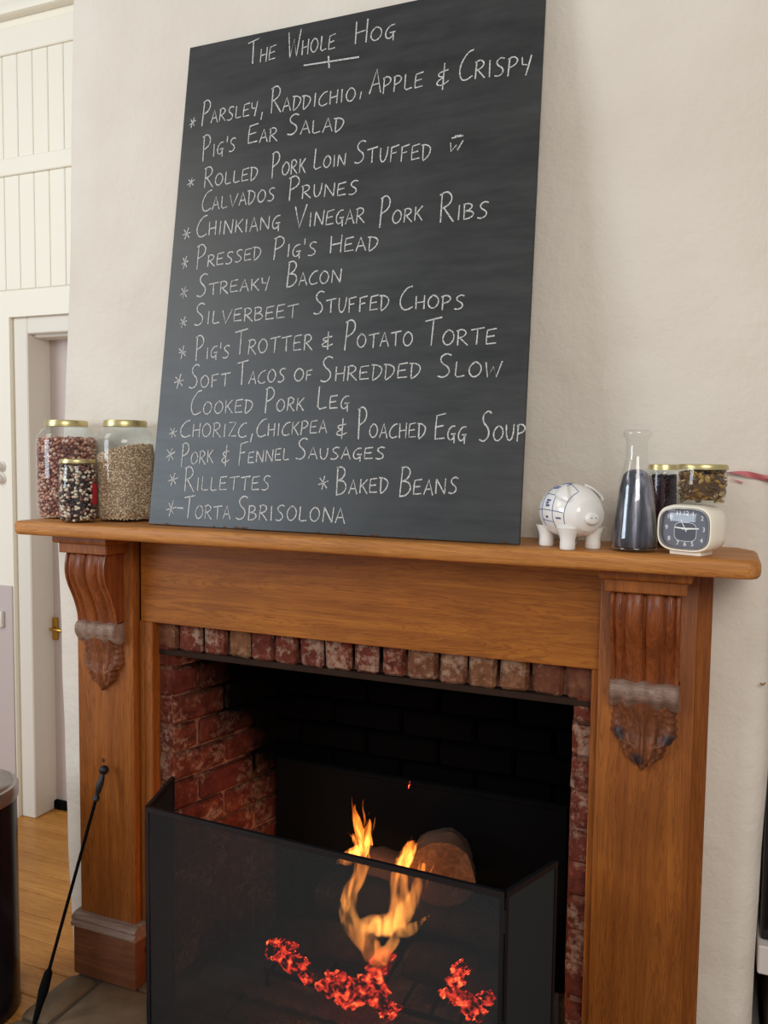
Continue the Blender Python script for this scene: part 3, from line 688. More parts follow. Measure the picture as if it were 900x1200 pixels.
# ================================================================== JARS LEFT OF THE BOARD
def pieces(mb, pos, size, squash=(1, .8, .7), sub=1):
    bm = bmesh.new(); bmesh.ops.create_icosphere(bm, subdivisions=sub, radius=1)
    bv = [v.co.copy() for v in bm.verts]; bm.verts.index_update(); bf = [tuple(v.index for v in f.verts) for f in bm.faces]; bm.free()
    for p in pos:
        r = Matrix.Rotation(random.uniform(0, 6.28), 3, Vector((random.uniform(-1, 1), random.uniform(-1, 1), random.uniform(-1, 1))).normalized())
        s_ = size*random.uniform(.85, 1.15)
        k0 = len(mb.v); rv = random.random()*.96
        for q_ in range(k0, k0+len(bv)): mb.r[q_] = rv
        mb.add([Vector(p)+r @ Vector((v.x*squash[0], v.y*squash[1], v.z*squash[2]))*s_ for v in bv], bf)
def jar(name, cx, cy, z0, r, h, neck, lid_h, mats, label, cat='jar', fill=.8, grain=.004, sub=1, slope=0, lidmat='gold', group=None, contents='beans', glass='glass', squash=(1, .8, .7), red=False, corek=1.1):
    t = thing(name, (cx, cy, z0), label, cat, group)
    bh = h-lid_h*.8; rs = min(.16*h, .035)
    prof = [(r*.80, .0015), (r*.93, .006), (r*.99, .018), (r, .03), (r, bh-rs-.012), (r*.985, bh-rs), (lerp(r, neck, .5), bh-rs*.42), (neck*1.03, bh-rs*.2), (neck, bh-.004), (neck, bh)]
    g = MB().lathe([(0.0, .0015)]+prof, cx, cy, 48, z0); 
    g = MB().shell([(.002, .0015)]+prof, cx, cy, 48, z0)
    obj('glass_body', g, glass, t, angle=70)
    ri = r-.0035
    zt = fill*h
    def rad(z):
        for (a, za), (b_, zb) in zip(prof, prof[1:]):
            if z <= zb: return lerp(a, b_, max(0, (z-za)/(zb-za)))-.0035
        return neck-.0035
    pos = []; z = .006+grain*.7
    while z < zt+slope*r+grain:
        rr = rad(z)-grain*(.9 if grain > .007 else .55); n_ = max(3, int(2*PI*rr/(grain*1.75))); o_ = random.random()
        for i in range(n_):
            a_ = (i+o_+random.uniform(-.38, .38))/n_*2*PI
            if z > zt+slope*rr*math.cos(a_): continue
            pos.append((cx+rr*math.cos(a_), cy+rr*math.sin(a_), z0+z+random.uniform(-.65, .65)*grain))
        z += grain*1.45
    rr = rad(zt)-grain
    k = int((rr/grain)**2*.9)
    for _ in range(k):
        a_ = random.uniform(0, 2*PI); q = rr*math.sqrt(random.random())
        pos.append((cx+q*math.cos(a_), cy+q*math.sin(a_), z0+zt+slope*q*math.cos(a_)+random.uniform(-.5, .5)*grain))
    bmx = MB(); pieces(bmx, pos, grain, squash, sub)
    n_ = 32; cprof_ = [(rad(q)-grain*corek, q) for q in [.008+(zt-.014-abs(slope)*0)*i/10 for i in range(11)]]
    core_ = MB().lathe([(.001, .006)]+cprof_+[(.001, zt-.006)], cx, cy, n_, z0)
    core_.v = [(x, y, z+ (slope*(x-cx) if z > z0+zt*.8 else 0)) for x, y, z in core_.v]
    bmx.add(core_.v, core_.f)
    o = obj(contents, bmx, mats, t, angle=60); o['kind'] = 'stuff'
    lid = [(.0, h), (neck*.98, h), (neck*1.06, h-.0015), (neck*1.09, h-.004), (neck*1.09, h-lid_h), (neck*1.04, h-lid_h-.001)]
    ld = MB().lathe([(.001, h-.0012), (neck*.86, h-.0012), (neck*.90, h), (neck*1.05, h-.0006), (neck*1.09, h-.004), (neck*1.09, h-lid_h+.002), (neck*1.115, h-lid_h+.001), (neck*1.115, h-lid_h-.001), (neck*1.05, h-lid_h-.001)], cx, cy, 48, z0)
    obj('lid', ld, lidmat, t, angle=40)
    if red:
        a0, a1 = red; vs = []
        for i in range(9):
            a_ = lerp(a0, a1, i/8)
            for z in (.045, .098): vs.append((cx+(r+.0006)*math.cos(a_), cy+(r+.0006)*math.sin(a_), z0+z))
        obj('paper_label', MB().add(vs, [(2*i, 2*i+2, 2*i+3, 2*i+1) for i in range(8)]), 'redlabel', t, label='small red paper label')
    return t
jar('bean_jar', -.1144, -.085, H, .0765, .259, .0500, .015, 'beans_a', 'large glass jar of reddish brown beans at the left end of the mantel shelf', fill=.81, grain=.0056, sub=2, squash=(1, .8, .75))
jar('bean_jar', .0118, -.183, H, .0455, .158, .040, .009, 'beans_b', 'small glass jar of black and white beans with a red label, before the big jars', fill=.88, grain=.0052, sub=2, squash=(1, .75, .7), red=(-.02, .55))
jar('seed_jar', .0795, -.085, H, .0725, .258, .0500, .015, 'seeds', 'large glass jar of tiny pale seeds next to the menu board', fill=.70, squash=(1, .95, .9), grain=.0026, sub=1, slope=.26, contents='seeds')

# ================================================================== RIGHT END OF THE SHELF
# tall jar of purple preserve and the jar of pickles on the clock
jar('preserve_jar', 1.397, -.062, H, .0300, .165, .0275, .0095, 'beet', 'tall narrow jar of dark purple preserve standing behind the glass bottle', fill=.86, grain=.0034, lidmat='gold', contents='preserve', corek=.3)

# ribbed-neck bottle
bx, by = 1.3547, -.170
t = thing('glass_bottle', (bx, by, H), 'clear conical glass bottle holding dark grey liquid, right of the piggy bank', 'bottle')
po = [(.001, .002), (.030, .002), (.0415, .004), (.0435, .010), (.0425, .028), (.0400, .055), (.0365, .090), (.0320, .125), (.0265, .150), (.0215, .168), (.0195, .182), (.0195, .208), (.0205, .2145), (.0250, .218), (.0262, .2235), (.0250, .2285), (.0215, .230), (.0185, .2285)]
obj('glass_body', MB().shell(po, bx, by, 56, H), 'glass_green', t, angle=70)
pi_ = [(.001, .0065), (.034, .0065), (.0395, .011), (.0395, .028), (.0370, .055), (.0335, .090), (.0290, .122), (.0262, .134), (.0235, .145), (.018, .1515), (.010, .155), (.001, .156)]
obj('liquid', MB().lathe(pi_, bx, by, 56, H), 'liquid', t, angle=60)
obj('base_ring', MB().lathe([(.036, .0005), (.0425, .002), (.0438, .005), (.0428, .008), (.036, .008)], bx, by, 56, H), 'glass_green', t, angle=60)

# alarm clock
ck_yaw = math.radians(-24)
CM = Matrix.Translation((1.4600, -.180, H)) @ Matrix.Rotation(ck_yaw, 4, 'Z')
ck = thing('alarm_clock', (1.4600, -.180, H), 'small cream alarm clock with a grey dial near the right end of the shelf', 'clock')
def superell(hw, hh, n=48, e=3.4):
    return [(hw*abs(math.cos(a))**(2/e)*(1 if math.cos(a) > 0 else -1), hh*abs(math.sin(a))**(2/e)*(1 if math.sin(a) > 0 else -1)) for a in [2*PI*(i+.5)/n for i in range(n)]]
def clock_loft(secs, cap0=True, cap1=True, n=48):
    b = MB(); vs = []
    for y_, hw, hh, cz in secs: vs += [(p, y_, cz+q) for p, q in superell(hw, hh, n)]
    k = len(secs); fs = [(j*n+i, j*n+(i+1) % n, (j+1)*n+(i+1) % n, (j+1)*n+i) for j in range(k-1) for i in range(n)]
    if cap0: fs.append(tuple(range(n)))
    if cap1: fs.append(tuple((k-1)*n+i for i in range(n))[::-1])
    return b.add(vs, fs).xf(CM)
zc = .0495
obj('case', clock_loft([(-.026, .0475, .0375, zc), (-.0350, .0475, .0375, zc), (-.0372, .049, .039, zc), (-.0372, .051, .041, zc), (-.035, .0525, .0425, zc), (-.02, .054, .0440, zc), (.0, .0540, .0440, zc), (.022, .0525, .0425, zc), (.034, .047, .037, zc), (.037, .038, .029, zc)]), 'plastic', ck, angle=50)
obj('stand', MB().box(-.030, .030, -.030, .020, .0004, .0085, .002, 2).xf(CM), 'plastic', ck)
obj('bezel', clock_loft([(-.0335, .0475, .0375, zc), (-.0378, .0478, .0378, zc), (-.0382, .0465, .0365, zc), (-.0335, .0450, .0350, zc)], False, False), 'steel', ck)
dial = obj('dial', clock_loft([(-.0300, .0465, .0365, zc), (-.0305, .0465, .0365, zc)]), 'dial', ck)
def cloft2(hw, hh, y0, y1, mat, nm, par): return obj(nm, clock_loft([(y1, hw, hh, zc-.006), (y0, hw, hh, zc-.006)]), mat, par)
cloft2(.0205, .0165, -.0309, -.0305, 'dialmid', 'dial_centre', dial)
obj('dial_line', clock_loft([(-.0309, .0215, .0175, zc-.006), (-.0311, .0215, .0175, zc-.006), (-.0311, .0208, .0168, zc-.006), (-.0309, .0208, .0168, zc-.006)], False, False), 'white', dial)
def text_mesh(txt, size, mat4, mat, par, nm):
    cu = bpy.data.curves.new(nm, 'FONT'); cu.body = txt; cu.size = size; cu.align_x = 'CENTER'; cu.align_y = 'CENTER'; cu.extrude = .0001
    o_ = bpy.data.objects.new(nm, cu); C.objects.link(o_); bpy.context.view_layer.update()
    me = bpy.data.meshes.new_from_object(o_.evaluated_get(bpy.context.evaluated_depsgraph_get())); bpy.data.objects.remove(o_)
    b = MB().add([v.co[:] for v in me.vertices], [tuple(p.vertices) for p in me.polygons]).xf(mat4); bpy.data.meshes.remove(me)
    return obj(nm, b, mat, par, smooth=False)
nums = {12: (0, .028), 1: (.014, .0275), 2: (.031, .020), 3: (.0345, .000), 4: (.031, -.020), 5: (.014, -.0275), 6: (0, -.0285), 7: (-.014, -.0275), 8: (-.031, -.020), 9: (-.0365, 0), 10: (-.031, .020), 11: (-.014, .0275)}
for k, (px, pz) in nums.items():
    text_mesh(str(k), .0115, CM @ Matrix.Translation((px, -.0308, zc+pz)) @ Matrix.Rotation(PI/2, 4, 'X'), 'white', dial, 'numeral')
def hand(a, L_, wd_, nm, y_):
    d = Vector((math.sin(a), 0, math.cos(a))); n_ = Vector((d.z, 0, -d.x)); c0 = Vector((0, y_, zc))
    p = [c0-d*.006-n_*wd_*.5, c0-d*.006+n_*wd_*.5, c0+d*L_+n_*wd_*.3, c0+d*L_-n_*wd_*.3]
    obj(nm, MB().add(p+[q+Vector((0, .0005, 0)) for q in p], [(0, 1, 2, 3), (7, 6, 5, 4), (0, 4, 5, 1), (1, 5, 6, 2), (2, 6, 7, 3), (3, 7, 4, 0)]).xf(CM), 'white', dial, smooth=False)
hand(math.radians(87), .026, .0034, 'minute_hand', -.0316)
hand(math.radians(-86), .020, .0034, 'hour_hand', -.0322)
hand(math.radians(-28), .017, .0018, 'alarm_hand', -.0326)
obj('glass_cover', clock_loft([(-.0368, .0465, .0365, zc), (-.0392, .038, .029, zc), (-.0402, .022, .016, zc), (-.0404, .004, .003, zc)], False, True), 'lens', ck, angle=80)

# low jar of pickles standing on the clock
jz = H+zc+.0440+.0003
jar('pickle_jar', 1.4725, -.170, jz, .0430, .0735, .0405, .0085, 'pickle', 'low jar of sliced pickles with a gold lid, standing on the alarm clock', fill=.84, grain=.0068, contents='pickles', squash=(1.15, 1.0, .4), sub=2, corek=.42)

# piggy bank -----------------------------------------------------------------
pg_yaw = math.radians(44)
PM = Matrix.Translation((1.2340, -.168, H)) @ Matrix.Rotation(pg_yaw, 4, 'Z')      # pig looks along local -Y
pg = thing('piggy_bank', (1.2340, -.168, H), 'round white china piggy bank with blue butcher lines, right of the menu board', 'piggy bank')
def pig_surf(a, s_):     # s_ from tail (0) to snout (1), a angle round the body
    y_ = lerp(.062, -.070, s_)
    r_ = .0555*math.sqrt(max(0, 1-((s_-.46)/.56)**2)) if s_ < .9 else .0555*math.sqrt(max(0, 1-((.9-.46)/.56)**2))*(1-(s_-.9)*2.2)
    zz = .069+.003*math.sin(s_*PI)-.010*max(0, s_-.7)
    return Vector((r_*math.cos(a)*1.02, y_, zz+r_*math.sin(a)*.97))
n_ = 48; ss = [0]+[.015, .04, .08]+[.12+.72*i/20 for i in range(21)]+[.88, .92, .95]
b = MB(); vs = []
for s_ in ss: vs += [pig_surf(2*PI*i/n_, max(s_, 1e-4)) for i in range(n_)]
k = len(ss); fs = [(j*n_+i, j*n_+(i+1) % n_, (j+1)*n_+(i+1) % n_, (j+1)*n_+i) for j in range(k-1) for i in range(n_)]+[tuple((k-1)*n_+i for i in range(n_)), tuple(range(n_))]
b.add(vs, fs).xf(PM); body = obj('body', b, 'china', pg, angle=70)
sn = MB().lathe([(.001, .0), (.011, .0), (.0140, .002), (.0145, .006), (.0145, .014), (.017, .022)], n=32).xf(PM @ Matrix.Translation((0, -.0745, .062)) @ Matrix.Rotation(-PI/2, 4, 'X') @ Matrix.Scale(.82, 4, (0, 1, 0)))
s_o = obj('snout', sn, 'china', pg, angle=50)
for sx in (-1, 1):
    obj('nostril', MB().lathe([(.001, 0), (.0013, .0), (.0016, .001)], n=12).xf(PM @ Matrix.Translation((sx*.005, -.0749, .063)) @ Matrix.Rotation(-PI/2, 4, 'X')), 'dial', s_o)
    # ear: folded-forward leaf lying on the brow
    rows = []
    for i in range(9):
        t_ = i/8; r = []
        for j in range(9):
            u = j/8*2-1; wd_ = .0165*math.sin(min(1, (1-t_)*.9+.12)*PI*.5)
            sq_ = .56+.27*t_; an_ = PI/2-sx*(.62+.30*t_)+u*wd_*15; q_ = pig_surf(an_, sq_); c_ = Vector((0, q_.y, .07))
            P = q_+(q_-c_).normalized()*(.0042+.0045*t_*(1-.4*abs(u)))
            r.append(P)
        rows.append(r)
    e_ = MB().grid(rows); e_.grid([[q-Vector((0, -.002, .0045)) for q in r] for r in rows])
    m_ = 81; rim = [i for i in range(9)]+[9*i+8 for i in range(1, 9)]+[72+i for i in range(7, -1, -1)]+[9*i for i in range(7, 0, -1)]
    e_.f += [(rim[i], rim[(i+1) % len(rim)], rim[(i+1) % len(rim)]+m_, rim[i]+m_) for i in range(len(rim))]
    obj('ear', e_.xf(PM), 'china', pg, angle=80)
    for sy in (-1, 1):
        obj('leg', MB().lathe([(.001, .0006), (.0138, .0006), (.015, .003), (.0148, .012), (.0145, .02), (.017, .03), (.022, .042)], n=28).xf(PM @ Matrix.Translation((sx*.029, -.033 if sy < 0 else .040, 0))), 'china', pg, angle=60)
obj('tail', MB().tube([(0, .0585, .078), (.004, .066, .082), (-.004, .069, .086), (.002, .067, .090)], [.004, .003, .0028, .002], 8).xf(PM), 'china', pg)
def on_pig(path, wd_=.0009, nm='blue_line'):
    pts = []
    for (a0, s0), (a1, s1) in zip(path, path[1:]):
        for i in range(7): pts.append((lerp(a0, a1, i/6), lerp(s0, s1, i/6)))
    P = []
    for a_, s_ in pts:
        q = pig_surf(a_, s_); c = Vector((0, q.y, .07)); P.append(q+(q-c).normalized()*.0003)
    P2 = [P[0]]
    for q in P[1:]:
        if (q-P2[-1]).length > 1e-5: P2.append(q)
    return MB().tube(P2, wd_, 5).xf(PM)
q90 = PI/2
LN = MB()
for path in ([(PI*.98, .10), (PI*.98, .45), (PI*.99, .78)], [(PI*.62, .30), (PI*.78, .32), (PI*1.0, .34), (PI*1.18, .36)], [(PI*.55, .56), (PI*.75, .58), (PI*1.0, .60), (PI*1.2, .60)], [(PI*.55, .30), (PI*.56, .56), (PI*.60, .80)], [(PI*.78, .32), (PI*.80, .58)], [(PI*.45, .3), (PI*.30, .5), (PI*.25, .74)], [(PI*.62, .80), (PI*.9, .80), (PI*1.15, .78)], [(PI*1.1, .36), (PI*1.12, .6)]):
    q = on_pig(path, .0007); LN.add(q.v, q.f)
obj('butcher_lines', LN, 'blueink', body, label='thin blue lines of the meat cuts')
SQ = MB()
for a0, s0, ln_ in ((PI*.66, .40, .09), (PI*.69, .37, .12), (PI*.9, .42, .08), (PI*.87, .43, .10), (PI*.93, .44, .09), (PI*1.06, .45, .06), (PI*1.07, .66, .09), (PI*.52, .42, .10), (PI*.55, .40, .09), (PI*.6, .22, .07)):
    path = []; m_ = int(ln_*130)
    for i in range(m_): path.append((a0+(.035 if i % 2 else -.035)+random.uniform(-.01, .01), s0+ln_*i/m_))
    q = on_pig(path, .0006); SQ.add(q.v, q.f)
obj('blue_writing', SQ, 'blueink', body, label='tiny blue handwritten names of the cuts')

# ribbon trailing along the wall above the right end
t = thing('pink_ribbon', (1.56, -.006, 1.385), 'faded pink ribbon trailing along the wall above the right end of the shelf', 'ribbon')
rows = []
for i in range(25):
    u = i/24; x_ = lerp(1.505, 1.640, u); zc_ = 1.400-.012*u+.003*math.sin(u*7); hw = .0008+.0052*min(1, max(0, (u-.12)/.25))
    rows.append([(x_, -.010-.006*math.sin(u*9+j*1.5)-.004*(j == 1), zc_+(j-1)*hw) for j in range(3)])
rb = MB().grid(rows); rb.grid([[(p[0], p[1]+.0012, p[2]) for p in r] for r in rows])
obj('band', rb, 'pink', t, angle=80)
obj('pink_reflection', MB().grid([[(lerp(1.522, 1.545, i/6), -.008-.002*math.sin(i), 1.387-.009*i/6+j*lerp(.001, .004, i/6)) for j in range(2)] for i in range(7)]), 'pink', t)  # pink reflection under the band, added as a thin strip
tag(obj('wall_nail', MB().tube([(1.592, -.012, .979), (1.598, -.010, .976), (1.606, .03, .974)], .0016, 8), 'brass'), 'small brass nail in the plaster to the right of the mantelpiece', 'nail')

# ================================================================== SPARK GUARD
sg = thing('spark_guard', (.72, -.29, 0), 'black folding mesh spark guard standing in front of the fire', 'fire screen')
P4 = [Vector((.235, -.102, 0)), Vector((.289, -.275, 0)), Vector((1.153, -.310, 0)), Vector((1.220, -.147, 0))]
Ht = .600; fz = .008
def frame_panel(A, B, nm):
    d = (B-A); L_ = d.length; d.normalize(); Z = Vector((0, 0, 1)); fr2 = MB()
    nrm = Vector((d.y, -d.x, 0))
    def bar(p, q, w1, t1, axis):
        b = MB(); s1 = axis*w1/2; s2 = nrm*t1/2
        vs = [p-s1-s2, p+s1-s2, p+s1+s2, p-s1+s2, q-s1-s2, q+s1-s2, q+s1+s2, q-s1+s2]
        fr2.add(vs, [(0, 1, 2, 3), (7, 6, 5, 4), (0, 4, 5, 1), (1, 5, 6, 2), (2, 6, 7, 3), (3, 7, 4, 0)])
    bar(A+d*.004+Z*.002, A+d*.004+Z*Ht, .008, .008, d); bar(B-d*.004+Z*.002, B-d*.004+Z*Ht, .008, .008, d)
    bar(A+Z*(Ht-.006), B+Z*(Ht-.006), .012, .009, Z); bar(A+Z*.010, B+Z*.010, .012, .009, Z)
    f = obj('frame', fr2, 'blackmetal', sg, smooth=False)
    # diamond wire mesh, each wire a slim prism
    ms = MB(); sp = .0046; ww = .00092; h0, h1 = .014, Ht-.010; hh = h1-h0
    for sgn in (1, -1):
        c = -hh if sgn == 1 else 0.0
        c = 0.0-hh
        while c < L_:
            # line x = c + t (sgn +) or x = c + hh - t (sgn -)
            x0, x1 = c, c+hh
            t0 = max(0, -x0); t1 = min(hh, L_-x0)
            if t1-t0 > .002:
                if sgn == 1: a2, b2 = (x0+t0, h0+t0), (x0+t1, h0+t1)
                else: a2, b2 = (x0+t0, h1-t0), (x0+t1, h1-t1)
                off = nrm*(.0006*sgn)
                p = A+d*a2[0]+Z*a2[1]+off; q = A+d*b2[0]+Z*b2[1]+off
                e_ = (q-p).normalized(); s1 = nrm.cross(e_)*ww; s2 = nrm*ww*1.2
                ms.add([p+s1, p-s1*.5+s2, p-s1*.5-s2, q+s1, q-s1*.5+s2, q-s1*.5-s2], [(0, 1, 4, 3), (1, 2, 5, 4), (2, 0, 3, 5)])
            c += sp
    m_o = obj('wire_mesh', ms, 'mesh', f, smooth=False); m_o['kind'] = 'stuff'
for A, B in zip(P4, P4[1:]): frame_panel(A, B, 'panel')
for p in P4[1:3]:
    for z in (.08, .30, .52):
        obj('hinge', MB().lathe([(.001, 0), (.0048, 0), (.0048, .045), (.001, .045)], p.x, p.y, 12, z), 'blackmetal', sg)

# ================================================================== FIRE
fg = thing('fire_grate', (.74, .16, 0), 'low iron grate under the burning logs inside the firebox', 'grate')
obj('frame_bar', MB().tube([(.42, .04, .045), (1.06, .04, .045)], .007, 8).tube([(.42, .28, .045), (1.06, .28, .045)], .007, 8), 'iron', fg)
for i in range(9): obj('bar', MB().tube([(.44+i*.075, .03, .052), (.44+i*.075, .29, .052)], .005, 8), 'iron', fg)
for px, py in ((.43, .04), (1.05, .04), (.43, .28), (1.05, .28)): obj('leg', MB().tube([(px, py, 0), (px, py, .045)], .006, 8), 'iron', fg)
def lump(mb, c, r, sq=(1, 1, 1), sub=3, amp=.35, fr_=14, seed=0):
    bm = bmesh.new(); bmesh.ops.create_icosphere(bm, subdivisions=sub, radius=1)
    for v in bm.verts:
        nn = noise.noise(v.co*1.7+Vector((seed, seed*2, 0)))+.5*noise.noise(v.co*4+Vector((seed, 0, 7)))
        v.co = Vector(c)+Vector((v.co.x*sq[0], v.co.y*sq[1], v.co.z*sq[2]))*r*(1+amp*nn)
    return mb.bm(bm)
ashb = MB(); rows = []
for j in range(26):
    r = []
    for i in range(60):
        x = lerp(.235, 1.195, i/59); y = lerp(-.02, .312, j/25); x = min(max(x, .20+.27*(y+.03)), 1.215-.17*(y+.03))
        z = .006+.012*math.exp(-((x-.72)/.32)**2-((y-.15)/.16)**2)+.010*noise.noise(Vector((x*26, y*26, 2)))+.008*noise.noise(Vector((x*60, y*60, 4)))
        r.append((x, y, max(z, -.002)))
    rows.append(r)
o = obj('ash_bed', MB().grid(rows), 'ash'); tag(o, 'grey ash lying over the floor of the firebox', 'ash'); o['kind'] = 'stuff'
def log(p, q, r0, r1, label, m1='char', endcol=None, seed=1, bend=.02):
    p, q = Vector(p), Vector(q); L_ = (q-p).length; d = (q-p).normalized(); N = 14; n = 22
    a = Vector((0, 0, 1)); a = (a-d*a.dot(d)).normalized(); b_ = d.cross(a); vs = []
    for i in range(N+1):
        t_ = i/N; c = p.lerp(q, t_)+a*bend*math.sin(t_*PI)
        for j in range(n):
            an = 2*PI*j/n; rr = lerp(r0, r1, t_)*(1+.12*noise.noise(Vector((math.cos(an)*1.6, math.sin(an)*1.6, t_*4+seed)))+.07*noise.noise(Vector((math.cos(an)*5, math.sin(an)*5, t_*9+seed))))
            vs.append(c+(a*math.cos(an)+b_*math.sin(an))*rr)
    fs = [(i*n+j, i*n+(j+1) % n, (i+1)*n+(j+1) % n, (i+1)*n+j) for i in range(N) for j in range(n)]
    t = thing('burning_log', p.lerp(q, .5), label, 'log', 'logs on the fire')
    obj('bark', MB().add(vs, fs+[tuple(N*n+j for j in range(n))[::-1]]), m1, t, angle=60)
    ev = [v*1.0 for v in vs[:n]]; cc = p-d*.001
    obj('cut_end', MB().add([v-d*.0008 for v in ev]+[cc], [(j, (j+1) % n, n) for j in range(n)]), endcol or m1, t, angle=60)
    return t
log((.42, .09, .105), (.71, .15, .10), .048, .045, 'charred log lying lowest at the left of the fire', seed=2)
log((1.08, .09, .11), (.80, .15, .105), .048, .048, 'charred log lying lowest at the right of the fire', seed=4)
log((.50, .235, .185), (1.04, .235, .190), .056, .054, 'charred log lying across the back of the grate', seed=6)
log((.874, .160, .348), (.845, .262, .340), .086, .072, 'thick log with a pale round cut end facing out above the flames', 'bark', 'logend', seed=8)
log((.650, .17, .335), (.765, .18, .325), .036, .040, 'split log with a paler side leaning beside the round log', 'bark', 'bark', seed=10, bend=.01)
def ember(label, blobs):
    t = thing('ember_heap', (blobs[0][0][0], blobs[0][0][1], .04), label, 'embers', 'heaps of glowing embers')
    for i, (c, r) in enumerate(blobs):
        obj('glowing_coal', lump(MB(), c, r*.95, (1.15, .8, .8), 4, .85, seed=i*3+len(blobs)+c[0]*10), 'ember', t)
ember('glowing red embers heaped at the left of the fire', [((.455, .06, .115), .022), ((.475, .055, .085), .026), ((.515, .05, .080), .025), ((.495, .05, .125), .015), ((.545, .04, .062), .018), ((.435, .06, .085), .016)])
ember('glowing orange red embers in the middle under the flames', [((.64, .03, .080), .028), ((.69, .02, .068), .034), ((.735, .03, .088), .034), ((.745, .05, .125), .026), ((.665, .02, .05), .026), ((.785, .02, .052), .024), ((.61, .03, .055), .020), ((.755, .06, .155), .020)])
ember('glowing red embers heaped at the right of the fire', [((.965, .04, .190), .018), ((.955, .03, .160), .020), ((.975, .03, .125), .024), ((1.005, .02, .105), .024), ((1.035, .02, .150), .015), ((.930, .03, .125), .013)])
# flames: gas volumes rising from the embers
fl = thing('flames', (.74, .08, .12), 'orange flames rising from the embers behind the mesh', 'flame')
def flame(pts, rad):
    p = [Vector(q) for q in pts]
    for _ in range(2):
        q = [p[0]]; rr = [rad[0]]
        for i, (a, b_) in enumerate(zip(p, p[1:])):
            q += [a*.75+b_*.25, a*.25+b_*.75]; rr += [rad[i]*.75+rad[i+1]*.25, rad[i]*.25+rad[i+1]*.75]
        q.append(p[-1]); rr.append(rad[-1]); p, rad = q, rr
    b = MB().tube(p, rad, 12)
    b.v = [tuple(Vector(v)+Vector((noise.noise(Vector(v)*38), 0, noise.noise(Vector(v)*38+Vector((5, 5, 5)))))*.006) for v in b.v]
    obj('tongue', b, 'flame', fl, angle=80)
F = [([(.735,.05,.155),(.72,.05,.19),(.66,.05,.23),(.655,.06,.30),(.69,.07,.36),(.68,.08,.42),(.655,.08,.45)],[.022,.026,.022,.018,.016,.012,.003]),
 ([(.62,.07,.37),(.645,.07,.385),(.70,.08,.42),(.67,.08,.47),(.665,.08,.53)],[.006,.016,.016,.012,.002]),
 ([(.70,.08,.43),(.70,.08,.47),(.705,.08,.50)],[.014,.010,.002]),
 ([(.70,.05,.235),(.76,.05,.245),(.80,.05,.27),(.84,.06,.33),(.86,.07,.42)],[.014,.026,.022,.016,.004]),
 ([(.79,.05,.25),(.80,.06,.32),(.79,.07,.38),(.815,.08,.44),(.83,.08,.47)],[.020,.022,.018,.016,.003]),
 ([(.77,.04,.25),(.83,.04,.25),(.88,.05,.30)],[.016,.014,.003]),
 ([(.74,.04,.15),(.76,.04,.17),(.80,.04,.23)],[.022,.016,.010])]

for p_, r_ in F:
    flame(p_, [q*1.15 for q in r_])
for dx, sc in ((-.016, .30), (.018, .26)):
    for p_, r_ in F[:5]: flame([(q[0]+dx*(.4+.6*i/len(p_))+random.uniform(-.004, .004), q[1]+.012, q[2]+random.uniform(-.006, .012)) for i, q in enumerate(p_)], [q*sc for q in r_])

flame([(.715, .045, .245), (.745, .045, .240), (.79, .045, .248), (.82, .05, .262)], [.010, .024, .024, .006])
flame([(.735, .035, .243), (.765, .035, .240), (.80, .04, .252)], [.008, .018, .008])

fl_l = bpy.data.lights.new('fire_glow', 'POINT'); fl_l.energy = 2.2; fl_l.color = (1, .40, .12); fl_l.shadow_soft_size = .05
o = bpy.data.objects.new('fire_glow', fl_l); C.objects.link(o); o.location = (.70, .03, .26)
tag(obj('flying_spark', MB().tube([(.806, .10, .607), (.8045, .10, .597), (.802, .10, .588)], [.0008, .0014, .0007], 8), 'ember'), 'tiny orange spark flying above the fire', 'spark')

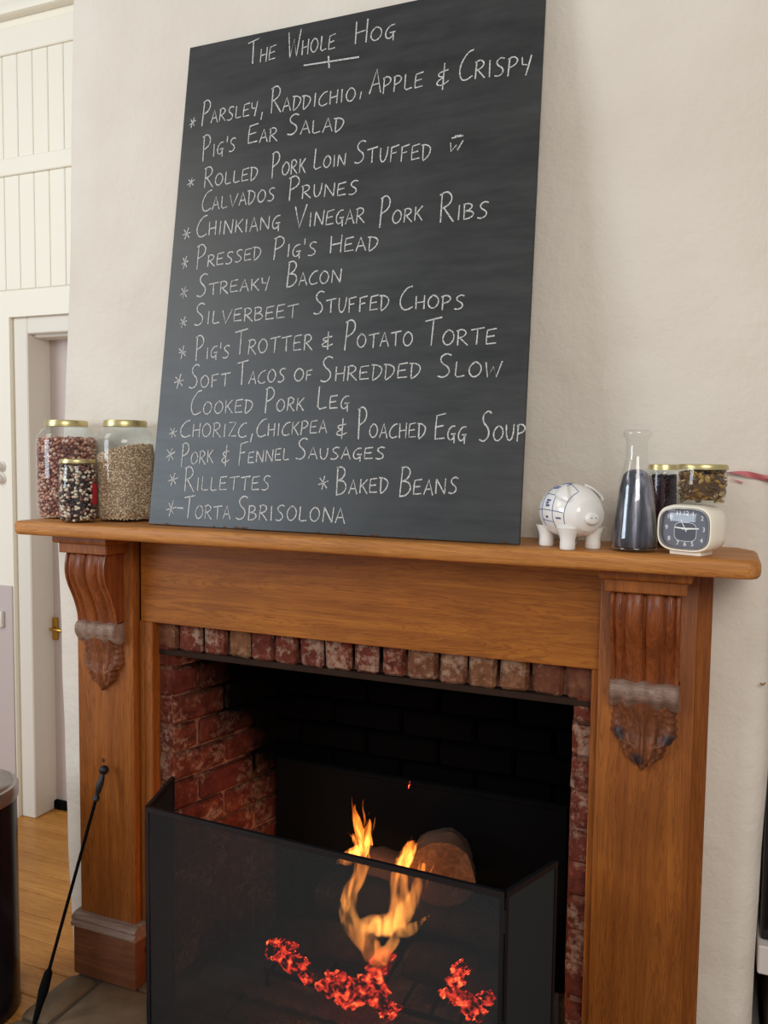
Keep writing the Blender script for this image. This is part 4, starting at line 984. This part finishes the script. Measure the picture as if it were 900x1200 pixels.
# ================================================================== POKER, BIN, ALCOVE SHELVES
pk = thing('fire_poker', (-.012, -.318, 0), 'thin black poker leaning against the left pilaster', 'poker')
p0, p1 = Vector((-.020, -.326, .004)), Vector((.030, -.118, .600))
def pp(t_): return p0.lerp(p1, t_)
obj('rod', MB().tube([pp(.12), pp(.5), pp(.9)], .0042, 10), 'iron', pk)
obj('handle', MB().tube([pp(x) for x in (.855, .862, .875, .885, .90, .925, .95, .965, .972)], [.004, .0085, .0085, .005, .0075, .0095, .0078, .0055, .005], 14), 'blackmetal', pk)
obj('knob', lump(MB(), pp(.985), .0125, (1, 1, 1), 3, 0), 'blackmetal', pk)
obj('spike', MB().tube([pp(0), pp(.03), pp(.08), pp(.10), pp(.13), pp(.165), pp(.20), pp(.215)], [.004, .007, .0085, .010, .0125, .0115, .010, .0045], 10), 'iron', pk)

bc = (-.262, -.310)
bn = thing('pedal_bin', (bc[0], bc[1], -.03), 'tall black round bin with a brushed steel rim at the left edge', 'bin')
br = .128; bz = -.03
obj('body', MB().lathe([(.001, .0), (br, 0), (br+.001, .004), (br, .02), (br, .565)], *bc, 64, bz), 'binblack', bn, angle=40)
obj('rim', MB().lathe([(br-.02, .562), (br+.003, .562), (br+.004, .566), (br+.004, .592), (br+.001, .598), (br-.02, .600)], *bc, 64, bz), 'steel', bn, angle=40)
obj('lid', MB().lathe([(br-.008, .598), (br-.010, .604), (br-.03, .612), (br-.07, .618), (.001, .620)], *bc, 64, bz), 'steel', bn, angle=60)

bs = thing('white_bookcase', (1.95, .30, -.03), 'white painted shelves in the alcove at the right edge', 'shelves')
obj('side', MB().box(1.612, 1.636, .04, .60, -.03, 0.10, .002, 1), 'shelfpaint', bs)
obj('side', MB().box(2.38, 2.404, .04, .60, -.03, 1.22, .002, 1), 'shelfpaint', bs)
for z0, z1 in ((1.20, 1.24), (.790, .830), (.34, .402)): obj('shelf_board', MB().box(1.614, 2.38, .05, .60, z0, z1, .003, 1), 'shelfpaint', bs)
obj('back_panel', MB().box(1.614, 2.38, .585, .60, -.03, 1.2, .001, 1), 'shelfpaint', bs)
t = thing('black_oven', (1.9, .3, .402), 'dark glass fronted box standing on the white alcove shelf', 'oven')
obj('body', MB().box(1.618, 2.18, .075, .45, .4025, .785, .006, 2), 'blackbox', t); obj('front_trim', MB().box(1.66, 2.14, .068, .076, .44, .75, .003, 1), 'blackmetal', t)
t = thing('wooden_crate', (1.9, .3, -.03), 'dark red wooden crate under the white alcove shelf', 'crate')
for k in range(3): obj('slat', MB().box(1.64, 2.2, .075, .092, -.025+k*.115, .08+k*.115, .003, 1), 'darkwood', t)
obj('box', MB().box(1.645, 2.195, .094, .46, -.028, .318, .003, 1), 'darkwood', t)
